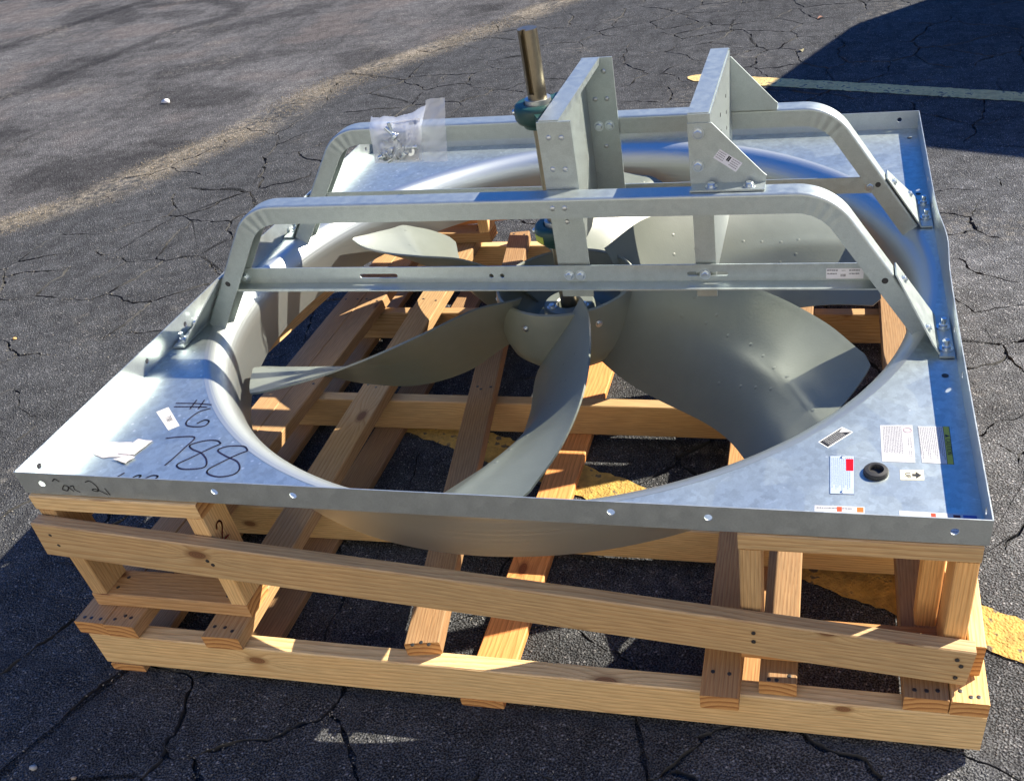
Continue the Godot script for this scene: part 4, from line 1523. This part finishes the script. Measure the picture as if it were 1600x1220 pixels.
func build_labels(fan: Node3D, OY: Vector3) -> void:
	rng.seed = 99
	var K := Color(0.12, 0.12, 0.14)
	var black := mat(lin(0.015, 0.015, 0.015), 0.5)
	# the print runs along z: its top edge is on the right (+x), so "right" of the text is +z
	var rows: Array = []
	for k in 12:
		rows.append([6, 62 + k * 9, 150, 5, K, "t"])
	rows.append([0, 50, 200, 1, Color(0.45, 0.45, 0.5)])
	rows.append([70, 12, 60, 6, K, "t"]); rows.append([70, 26, 50, 6, K, "t"]); rows.append([140, 14, 40, 4, K, "t"]); rows.append([140, 24, 40, 4, K, "t"])
	var ul := sticker(fan, "approval_label", [[0.802, 0.595], [0.801, 0.703], [0.745, 0.703], [0.745, 0.598]], printed(200, 180, rows), OY)
	var st := begin()
	lathe(st, PackedVector2Array([Vector2(0.0062, 0.0004), Vector2(0.0074, 0.0004)]), Vector3(0.7925, -0.0525, 0.611), Vector3.UP, 24)
	put("round_mark", st.commit(), ul, mat(lin(0.25, 0.12, 0.16), 0.6))
	rows = []
	for k in 20:
		rows.append([6, 44 + k * 10, 176 - (k % 4) * 16, 5, K, "t"])
	rows.append([0, 0, 200, 38, Color(0.62, 0.64, 0.20)])
	rows.append([0, 36, 200, 3, Color(0.1, 0.1, 0.1)])
	rows.append([0, 0, 200, 3, Color(0.1, 0.1, 0.1)])
	var ca := sticker(fan, "caution_label", [[0.866, 0.596], [0.865, 0.704], [0.812, 0.702], [0.811, 0.598]], printed(200, 180, rows), OY)
	word(ca, "CAUTION", Vector3(0.8600, -0.0522, 0.656), Vector3(0, 0, 1), Vector3(1, 0, 0), 0.00034, black)
	st = begin()
	tri(st, Vector3(0.8565, -0.0521, 0.620), Vector3(0.8565, -0.0521, 0.629), Vector3(0.8645, -0.0521, 0.6245), Vector3.UP)
	put("triangle_mark", st.commit(), ca, black)
	rows = []
	for k in 12:
		rows.append([10, 14 + k * 13, 150 + (k % 3) * 12, 6, Color(0.30, 0.36, 0.55), "t"])
	rows.append([16, 6, 64, 50, Color(0.80, 0.06, 0.10)])
	rows.append([82, 4, 90, 20, Color(0.75, 0.80, 0.9)])
	rows.append([0, 0, 200, 2, Color(0.3, 0.35, 0.5)]); rows.append([0, 158, 200, 2, Color(0.3, 0.35, 0.5)])
	var dpm := printed(200, 160, rows, Color(0.72, 0.77, 0.84))
	dpm.metallic = 0.25
	dpm.roughness = 0.3
	var dp := sticker(fan, "data_plate", [[0.698, 0.692], [0.697, 0.794], [0.657, 0.795], [0.656, 0.694]], dpm, OY, 0.0006)
	for q in [[0.677, 0.697], [0.677, 0.790]]:
		var ro := put("rivet", M.rivet, dp, M.zinc)
		ro.transform = Transform3D(Basis.IDENTITY.scaled(Vector3(0.6, 0.6, 0.6)), Vector3(q[0], -0.0520, q[1]))
	rows = [[0, 0, 180, 90, Color(0.92, 0.92, 0.9)], [4, 6, 172, 78, Color(0.12, 0.12, 0.13)]]
	for k in 5:
		rows.append([24, 14 + k * 14, 120, 6, Color(0.9, 0.9, 0.88), "t"])
	var ar := sticker(fan, "rotation_label", [[0.635, 0.654], [0.677, 0.607], [0.696, 0.621], [0.652, 0.670]], printed(180, 90, rows), OY)
	st = begin()
	tri(st, Vector3(0.678, -0.0521, 0.6105), Vector3(0.692, -0.0521, 0.621), Vector3(0.672, -0.0521, 0.6225), Vector3.UP)
	put("arrow_head", st.commit(), ar, M.white_print)
	var up := sticker(fan, "up_label", [[0.813, 0.722], [0.813, 0.749], [0.774, 0.751], [0.774, 0.725]], mat(lin(0.62, 0.58, 0.44), 0.6), OY)
	word(up, "UP", Vector3(0.7865, -0.0522, 0.738), Vector3(0, 0, 1), Vector3(1, 0, 0), 0.00036, black)
	st = begin()
	tri(st, Vector3(0.800, -0.0521, 0.728), Vector3(0.800, -0.0521, 0.746), Vector3(0.809, -0.0521, 0.737), Vector3.UP)
	quad(st, Vector3(0.794, -0.0521, 0.734), Vector3(0.794, -0.0521, 0.740), Vector3(0.800, -0.0521, 0.740), Vector3(0.800, -0.0521, 0.734), Vector3.UP)
	put("arrow", st.commit(), up, black)
	rows = [[8, 8, 150, 8, K, "t"], [90, 4, 20, 26, Color(0.75, 0.28, 0.14)], [170, 4, 26, 26, Color(0.85, 0.40, 0.14)]]
	for k in 6:
		rows.append([6, 40 + k * 12, 180, 6, K, "t"])
	sticker(fan, "wiring_label", [[0.632, 0.826], [0.713, 0.824], [0.713, 0.889], [0.632, 0.891]], printed(200, 140, rows), OY)
	rows = [[6, 8, 120, 6, Color(0.6, 0.6, 0.62), "t"], [118, 4, 18, 20, Color(0.72, 0.26, 0.15)], [200, 6, 26, 14, Color(0.35, 0.12, 0.10)], [236, 4, 50, 30, Color(0.25, 0.33, 0.60)]]
	for k in 6:
		rows.append([6, 36 + k * 12, 220, 6, K, "t"])
	sticker(fan, "wiring_label", [[0.768, 0.829], [0.894, 0.831], [0.894, 0.889], [0.768, 0.887]], printed(300, 120, rows), OY)
	rows = [[30, 18, 50, 26, Color(0.35, 0.35, 0.40), "t"], [6, 6, 8, 5, K], [100, 50, 6, 5, K]]
	var sk := sticker(fan, "price_sticker", [[-0.780, 0.625], [-0.761, 0.606], [-0.693, 0.670], [-0.710, 0.687]], mat(lin(0.50, 0.49, 0.48), 0.6), OY)
	var sd := Vector3(0.068, 0, 0.064).normalized()
	word(sk, "788", Vector3(-0.733, -0.0522, 0.648), sd, Vector3(sd.z, 0, -sd.x), 0.00046, M.ink_faint)
	# torn paper, curling
	st = begin()
	var tn := noise(5, 40.0)
	var lift := 0.0
	for poly in [[[-0.841, 0.771], [-0.840, 0.735], [-0.768, 0.732], [-0.752, 0.776], [-0.80, 0.786]], [[-0.760, 0.722], [-0.722, 0.726], [-0.736, 0.774], [-0.775, 0.772]], [[-0.773, 0.790], [-0.745, 0.776], [-0.728, 0.780], [-0.735, 0.803]]]:
		var pp := PackedVector2Array()
		for k in poly.size():
			var a := Vector2(poly[k][0], poly[k][1])
			var b := Vector2(poly[(k + 1) % poly.size()][0], poly[(k + 1) % poly.size()][1])
			for t in 5:
				var q := a.lerp(b, t / 5.0)
				pp.append(q + Vector2(tn.get_noise_2d(q.x, q.y), tn.get_noise_2d(q.y, q.x)) * 0.0028)
		sheet(st, pp, Vector3(0, -0.0522 + lift, 0), Vector3.RIGHT, Vector3(0, 0, 1), -0.0006)
		lift += 0.0012
	put("torn_paper", st.commit(), fan, mat(lin(0.46, 0.43, 0.44), 0.75), OY)
	# marker writing
	st = begin()
	var W := 0.0036
	var o := Vector3(0, -0.0524, 0)
	var ex := Vector3.RIGHT
	var ez := Vector3(0, 0, 1)
	for l in [[Vector2(-0.751, 0.591), Vector2(-0.70, 0.590), Vector2(-0.661, 0.593)], [Vector2(-0.747, 0.604), Vector2(-0.70, 0.602), Vector2(-0.667, 0.602)], [Vector2(-0.707, 0.578), Vector2(-0.704, 0.610)], [Vector2(-0.688, 0.577), Vector2(-0.684, 0.609)],
		[Vector2(-0.656, 0.607), Vector2(-0.676, 0.620), Vector2(-0.685, 0.650), Vector2(-0.678, 0.667), Vector2(-0.657, 0.672), Vector2(-0.634, 0.668), Vector2(-0.632, 0.652), Vector2(-0.645, 0.648), Vector2(-0.656, 0.660)],
		[Vector2(-0.698, 0.714), Vector2(-0.666, 0.707), Vector2(-0.633, 0.708), Vector2(-0.636, 0.743), Vector2(-0.641, 0.777), Vector2(-0.646, 0.799)],
		[Vector2(-0.562, 0.724), Vector2(-0.577, 0.715), Vector2(-0.603, 0.717), Vector2(-0.628, 0.732), Vector2(-0.617, 0.745), Vector2(-0.586, 0.758), Vector2(-0.562, 0.780), Vector2(-0.556, 0.800), Vector2(-0.586, 0.808), Vector2(-0.609, 0.806), Vector2(-0.620, 0.794), Vector2(-0.602, 0.772), Vector2(-0.578, 0.742), Vector2(-0.562, 0.726)],
		[Vector2(-0.490, 0.742), Vector2(-0.506, 0.730), Vector2(-0.540, 0.732), Vector2(-0.556, 0.746), Vector2(-0.528, 0.763), Vector2(-0.494, 0.778), Vector2(-0.476, 0.800), Vector2(-0.481, 0.818), Vector2(-0.509, 0.826), Vector2(-0.537, 0.818), Vector2(-0.542, 0.804), Vector2(-0.527, 0.783), Vector2(-0.506, 0.758), Vector2(-0.489, 0.744)],
		[Vector2(-0.733, 0.848), Vector2(-0.722, 0.828)], [Vector2(-0.694, 0.842), Vector2(-0.688, 0.834), Vector2(-0.679, 0.834), Vector2(-0.681, 0.846)], [Vector2(-0.668, 0.846), Vector2(-0.655, 0.832), Vector2(-0.640, 0.834), Vector2(-0.646, 0.850)]]:
		st = begin()
		stroke(st, l, W, o, ex, ez)
		put("marker_stroke", st.commit(), fan, M.ink, OY)
	st = begin()
	o = Vector3(0, 0, 0.9006)
	for l in [[Vector2(-0.818, -0.018), Vector2(-0.810, -0.012), Vector2(-0.803, -0.018)], [Vector2(-0.806, -0.038), Vector2(-0.797, -0.028), Vector2(-0.789, -0.031), Vector2(-0.796, -0.041), Vector2(-0.806, -0.039)], [Vector2(-0.789, -0.030), Vector2(-0.782, -0.042)], [Vector2(-0.784, -0.030), Vector2(-0.776, -0.028), Vector2(-0.777, -0.037), Vector2(-0.768, -0.043)],
		[Vector2(-0.742, -0.016), Vector2(-0.730, -0.013), Vector2(-0.721, -0.026), Vector2(-0.724, -0.038), Vector2(-0.736, -0.036), Vector2(-0.727, -0.033), Vector2(-0.706, -0.046)], [Vector2(-0.705, -0.030), Vector2(-0.701, -0.046)]]:
		st = begin()
		stroke(st, l, 0.0022, o, Vector3.RIGHT, Vector3.UP)
		put("marker_stroke", st.commit(), fan, M.ink_faint, OY)
	# rubber grommet
	st = begin()
	lathe(st, PackedVector2Array([Vector2(0.0110, -0.003), Vector2(0.0110, 0.007), Vector2(0.0130, 0.0095), Vector2(0.0190, 0.0085), Vector2(0.0215, 0.005), Vector2(0.0217, 0.0002)]), Vector3(0.734, h_plate(), 0.7345), Vector3.UP, 36)
	var gm := put("grommet", st.commit(), fan, M.rubber, OY)
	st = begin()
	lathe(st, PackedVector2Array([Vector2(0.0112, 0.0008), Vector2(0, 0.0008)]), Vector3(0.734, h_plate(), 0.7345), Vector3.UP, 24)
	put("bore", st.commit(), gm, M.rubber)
	# holes in the sheet beside the right flange: flat black discs, darkness painted
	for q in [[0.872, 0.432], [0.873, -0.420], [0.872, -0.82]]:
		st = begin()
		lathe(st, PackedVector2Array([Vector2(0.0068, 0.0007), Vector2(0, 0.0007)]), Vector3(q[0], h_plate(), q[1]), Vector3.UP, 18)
		put("hole_disc", st.commit(), fan, M.rubber, OY)
	# paper labels on the steelwork
	rows = []
	for k in 4:
		rows.append([6, 8 + k * 14, 60, 6, K, "t"])
		rows.append([110, 8 + k * 14, 60, 6, K, "t"])
	rows.append([76, 6, 10, 34, Color(0.08, 0.08, 0.08)]); rows.append([88, 6, 10, 34, Color(0.08, 0.08, 0.08)])
	st = begin()
	quad(st, Vector3(0.426, 0.333, 0.2180), Vector3(0.470, 0.303, 0.2180), Vector3(0.456, 0.285, 0.2180), Vector3(0.412, 0.316, 0.2180), Vector3(0, 0, 1), Vector2(0, 0), Vector2(1, 0), Vector2(1, 1), Vector2(0, 1))
	put("part_label", st.commit(), fan, printed(180, 70, rows, Color(0.82, 0.82, 0.85)), OY)
	rows = [[4, 6, 60, 8, K, "t"], [4, 24, 50, 8, K, "t"], [110, 6, 60, 8, K, "t"], [110, 24, 50, 8, K, "t"], [74, 8, 26, 6, Color(0.5, 0.5, 0.5), "t"], [70, 30, 30, 14, Color(0.2, 0.2, 0.2), "t"]]
	st = begin()
	quad(st, Vector3(0.640, 0.0705, 0.2226), Vector3(0.716, 0.0705, 0.2226), Vector3(0.716, 0.0465, 0.2226), Vector3(0.640, 0.0465, 0.2226), Vector3(0, 0, 1), Vector2(0, 0), Vector2(1, 0), Vector2(1, 1), Vector2(0, 1))
	put("part_label", st.commit(), fan, printed(180, 56, rows, Color(0.84, 0.84, 0.86)), OY)

func h_plate() -> float:
	return -0.053

# ---------------------------------------------------------------- bag of hardware on the rear arch
func build_bag() -> void:
	var at := Vector3(-0.45, 0.262 + LIFT, -0.205)
	var bag := thing("parts_bag", "clear plastic bag of bolts and washers draped on the rear arch", "bag", at)
	# outline measured in x-y, in front of the arch, its top folded back over the arch
	var O := Vector3(-0.45, 0.262, -0.205)
	var n := noise(15, 1.0, FastNoiseLite.TYPE_SIMPLEX, 3)
	var edge := func(u: float, v: float) -> Vector3:
		# u along, v up
		var bl := Vector2(-0.536, 0.170)
		var br := Vector2(-0.402, 0.170)
		var tl := Vector2(-0.524, 0.287)
		var tr := Vector2(-0.372, 0.303)
		var b := bl.lerp(br, u)
		var t := tl.lerp(tr, u)
		var p := b.lerp(t, v)
		p.y += v * (-0.010 * sin(u * PI) + 0.004 * n.get_noise_1d(u * 3.0))
		var z := -0.196 - maxf(0.0, p.y - 0.262) * 0.9
		return Vector3(p.x, p.y, z)
	for side in [0, 1]:
		var st := begin()
		var nu := 26
		var nv := 20
		var g: Array = []
		for i in nu + 1:
			var row: Array = []
			for j in nv + 1:
				var u := float(i) / nu
				var v := float(j) / nv
				var p: Vector3 = edge.call(u, v)
				var puff := sqrt(maxf(0.0, sin(u * PI))) * sqrt(maxf(0.0, sin(clampf(v * 1.05, 0, 1) * PI)))
				var w := n.get_noise_2d(u * 1.6 + side * 9.0, v * 1.1) * 0.006 + n.get_noise_2d(u * 4.0, v * 2.2 + side * 5.0) * 0.0016
				p.z += (0.022 * puff + w * (0.3 + puff)) if side == 0 else -0.004 * puff
				row.append(p - O)
			g.append(row)
		for i in nu:
			for j in nv:
				var a: Vector3 = g[i][j]
				var b: Vector3 = g[i + 1][j]
				var c: Vector3 = g[i + 1][j + 1]
				var d: Vector3 = g[i][j + 1]
				var nn := (b - a).cross(d - a).normalized()
				quad(st, a, b, c, d, nn)
		st.generate_normals()
		put("film", st.commit(), bag, M.film)
	# loose flap at the right, standing up
	var st := begin()
	var prev: Array = []
	for j in 15:
		var v := j / 14.0
		var x0 := lerpf(-0.401, -0.362, v)
		var x1 := lerpf(-0.330, -0.313, v)
		var y := lerpf(0.170, 0.322, v)
		var row: Array = []
		for i in 6:
			var u := i / 5.0
			row.append(Vector3(lerpf(x0, x1, u), y, -0.198 + 0.010 * sin(u * 2.6 + v * 3.0) + 0.006 * n.get_noise_2d(u * 4.0, v * 6.0) - maxf(0.0, y - 0.262) * 0.35) - O)
		if prev:
			for i in 5:
				var nn: Vector3 = (row[i] - prev[i]).cross(prev[i + 1] - prev[i]).normalized()
				quad(st, prev[i], prev[i + 1], row[i + 1], row[i], -nn)
		prev = row
	st.generate_normals()
	put("flap", st.commit(), bag, M.film)
	# folded leaflet behind the hardware
	var st_leaf := begin()
	quad(st_leaf, Vector3(-0.520, 0.180, -0.1925) - O, Vector3(-0.408, 0.176, -0.1925) - O, Vector3(-0.382, 0.282, -0.202) - O, Vector3(-0.510, 0.270, -0.201) - O, Vector3(0, 0, 1), Vector2(0, 1), Vector2(1, 1), Vector2(1, 0), Vector2(0, 0))
	rng.seed = 7
	var lf := printed(140, 120, [[0, 34, 92, 86, Color(0.52, 0.58, 0.63)], [104, 6, 24, 12, Color(0.1, 0.1, 0.12)], [60, 8, 22, 6, Color(0.5, 0.5, 0.5)], [40, 2, 12, 30, Color(0.80, 0.68, 0.38)], [100, 30, 34, 6, Color(0.5, 0.55, 0.7), "t"], [100, 42, 34, 6, Color(0.5, 0.55, 0.7), "t"], [100, 54, 34, 6, Color(0.5, 0.55, 0.7), "t"]], Color(0.86, 0.87, 0.90))
	lf.backlight_enabled = true
	lf.backlight = Color(0.5, 0.5, 0.5)
	put("leaflet", st_leaf.commit(), bag, lf)
	var bm := bolt_mesh(0.0095, 0.036)
	for k in 13:
		var o := put("bolt", bm, bag, M.zinc)
		o.transform = Transform3D(Basis.from_euler(Vector3(0, 0, rng.randf() * TAU)), Vector3(rng.randf_range(-0.505, -0.43), rng.randf_range(0.188, 0.248), -0.187 + rng.randf() * 0.004) - O)
	st = begin()
	lathe(st, PackedVector2Array([Vector2(0.0055, -0.001), Vector2(0.0125, -0.001), Vector2(0.0125, 0.001), Vector2(0.0055, 0.001)]), Vector3.ZERO, Vector3(0, 0, 1), 20, true)
	var wm := st.commit()
	for k in 9:
		var o := put("washer", wm, bag, M.zinc)
		o.transform = Transform3D(Basis.from_euler(Vector3(rng.randf_range(-0.4, 0.4), rng.randf_range(-0.4, 0.4), 0)), Vector3(rng.randf_range(-0.505, -0.415), rng.randf_range(0.182, 0.220), -0.1815) - O)

# ---------------------------------------------------------------- the van parked beyond the frame, whose shade falls on the lot
func build_van() -> void:
	var d := Vector3(0.92, 0, 0.39).normalized()
	var n := Vector3(-0.39, 0, 0.92).normalized()
	var u0 := 0.26
	var v1 := -4.12
	var Wd := 2.15
	var L := 4.9
	var o := d * (u0 + L / 2) + n * (v1 - Wd / 2)
	var van := thing("parked_van", "tall white van parked in the next bay, out of the picture", "van", o)
	van.basis = Basis(d, Vector3.UP, d.cross(Vector3.UP).normalized())
	var paint := mat(lin(0.75, 0.75, 0.74), 0.3)
	var glass := mat(lin(0.02, 0.025, 0.03), 0.08)
	var st := begin()
	# body as stacked rounded outlines: [height, inset, corner radius, nose slope]
	var lv := [[0.26, 0.05, 0.30, 0.0], [0.45, 0.0, 0.34, 0.0], [0.95, 0.0, 0.36, 0.0], [1.25, 0.02, 0.38, 0.35], [1.75, 0.10, 0.42, 0.95], [1.90, 0.20, 0.44, 1.10], [1.97, 0.36, 0.46, 1.25]]
	var rings: Array = []
	for q in lv:
		var hx: float = L / 2 - q[1]
		var hz: float = Wd / 2 - q[1]
		var r: float = q[2]
		var ring: Array = []
		for c in [[1, 1, 0.0], [-1, 1, PI / 2], [-1, -1, PI], [1, -1, PI * 1.5]]:
			for k in 7:
				var a: float = c[2] + PI / 2 * k / 6.0
				var x: float = c[0] * (hx - r) + cos(a) * r
				if x > 0:
					x -= q[3]
				ring.append(Vector3(x, q[0], c[1] * (hz - r) + sin(a) * r))
		rings.append(ring)
	for i in rings.size() - 1:
		for k in 28:
			var A: Vector3 = rings[i][k]
			var B: Vector3 = rings[i][(k + 1) % 28]
			var Cc: Vector3 = rings[i + 1][(k + 1) % 28]
			var D: Vector3 = rings[i + 1][k]
			var nn := (B - A).cross(D - A).normalized()
			if nn.dot(Vector3(A.x, 0.2, A.z)) < 0:
				nn = -nn
			quad(st, A, B, Cc, D, nn)
	for k in range(1, 27):
		tri(st, rings[6][0], rings[6][k], rings[6][k + 1], Vector3.UP)
		tri(st, rings[0][0], rings[0][k], rings[0][k + 1], Vector3.DOWN)
	put("body", st.commit(), van, paint)
	for s in [-1.0, 1.0]:
		st = begin()
		quad(st, Vector3(0.55, 1.28, s * 1.058), Vector3(1.75, 1.28, s * 1.058), Vector3(1.30, 1.70, s * 1.0), Vector3(0.55, 1.70, s * 1.0), Vector3(0, 0, s))
		put("window", st.commit(), van, glass)
	for x in [-1.45, 1.55]:
		for s in [-1.0, 1.0]:
			st = begin()
			lathe(st, PackedVector2Array([Vector2(0.20, -0.10), Vector2(0.31, -0.10), Vector2(0.335, -0.07), Vector2(0.335, 0.07), Vector2(0.31, 0.10), Vector2(0.20, 0.10)]), Vector3(x, 0.335, s * 0.92), Vector3(0, 0, 1), 28)
			var w := put("wheel", st.commit(), van, M.rubber)
			st = begin()
			lathe(st, PackedVector2Array([Vector2(0.20, 0.08 * s), Vector2(0.12, 0.06 * s), Vector2(0.0, 0.07 * s)]), Vector3(x, 0.335, s * 0.92), Vector3(0, 0, 1), 20)
			put("rim", st.commit(), w, M.zinc_dull)

# ---------------------------------------------------------------- unseen building added behind the camera to bounce sun onto the crate
func build_bounce_building() -> void:
	var b := thing("bounce_building", "added cream building out of view, bouncing sun onto the crate front", "building", Vector3(0, 0, 4.6))
	var wallm := mat(lin(0.76, 0.71, 0.61), 0.85)
	var st := begin()
	box(st, Vector3(-11, 0, 0), Vector3(11, 4.4, 8))
	put("wall", st.commit(), b, wallm)
	st = begin()
	box(st, Vector3(-11.2, 4.402, -0.25), Vector3(11.2, 4.72, 8.2))
	put("roof", st.commit(), b, mat(lin(0.35, 0.34, 0.33), 0.8))
	st = begin()
	box(st, Vector3(-11, 0, -0.03), Vector3(11, 0.25, -0.003))
	put("plinth", st.commit(), b, mat(lin(0.22, 0.21, 0.20), 0.9))
	for x in [-7.5, 7.0]:
		st = begin()
		box(st, Vector3(x - 0.9, 1.0, -0.05), Vector3(x + 0.9, 2.3, -0.003))
		var f := put("window", st.commit(), b, mat(lin(0.6, 0.6, 0.58), 0.5))
		st = begin()
		box(st, Vector3(x - 0.82, 1.08, -0.06), Vector3(x + 0.82, 2.22, -0.053))
		put("pane", st.commit(), f, mat(lin(0.03, 0.04, 0.05), 0.08))

func _ready() -> void:
	set_view()
	make_materials()
	build_ground()
	stripe("parking_line", "yellow parking line running under the crate", Vector2(-0.62, -0.035), Vector2(2.6, 1.33), 0.108, M.paint_yellow, 71)
	stripe("parking_line", "faded parking line behind the fan, running into the shade", Vector2(-0.11, -3.09), Vector2(4.6, -1.46), 0.122, M.paint_pale, 72)
	build_crate()
	build_fan()
	build_bag()
	build_van()
	build_bounce_building()
	build_grit()
	pebble(Vector3(-3.38, 0, -3.144), 0.022, lin(0.75, 0.74, 0.72), "white_pebble", "white pebble alone on the older grey asphalt", "stone")
	pebble(Vector3(-0.914, 0, 1.212), 0.007, lin(0.4, 0.39, 0.36), "pale_stone", "small pale stone in the shade at the bottom left corner", "stone")
	pebble(Vector3(-0.81, 0, 1.222), 0.005, lin(0.35, 0.28, 0.20), "tan_stone", "small tan stone at the bottom edge, right of the pale one", "stone")
	pebble(Vector3(-2.291, 0, -0.415), 0.007, lin(0.62, 0.40, 0.15), "orange_chip", "tiny orange chip on the asphalt left of the fan", "stone")
	leaf(Vector3(0.574, 0.001, -4.085), 0.045, 0.4, lin(0.24, 0.12, 0.08), "dry_leaf", "red brown dry leaf on the sunny asphalt near the shade's edge", "leaf")
	leaf(Vector3(0.481, 0.001, -3.444), 0.04, 1.9, lin(0.26, 0.23, 0.12), "yellow_leaf", "yellow dry leaf just outside the shade", "leaf")
	leaf(Vector3(-0.80, -0.0525 + LIFT, -0.40), 0.05, 0.7, lin(0.55, 0.25, 0.10), "orange_leaf", "orange dry leaf in the panel's left corner behind the arch", "leaf")
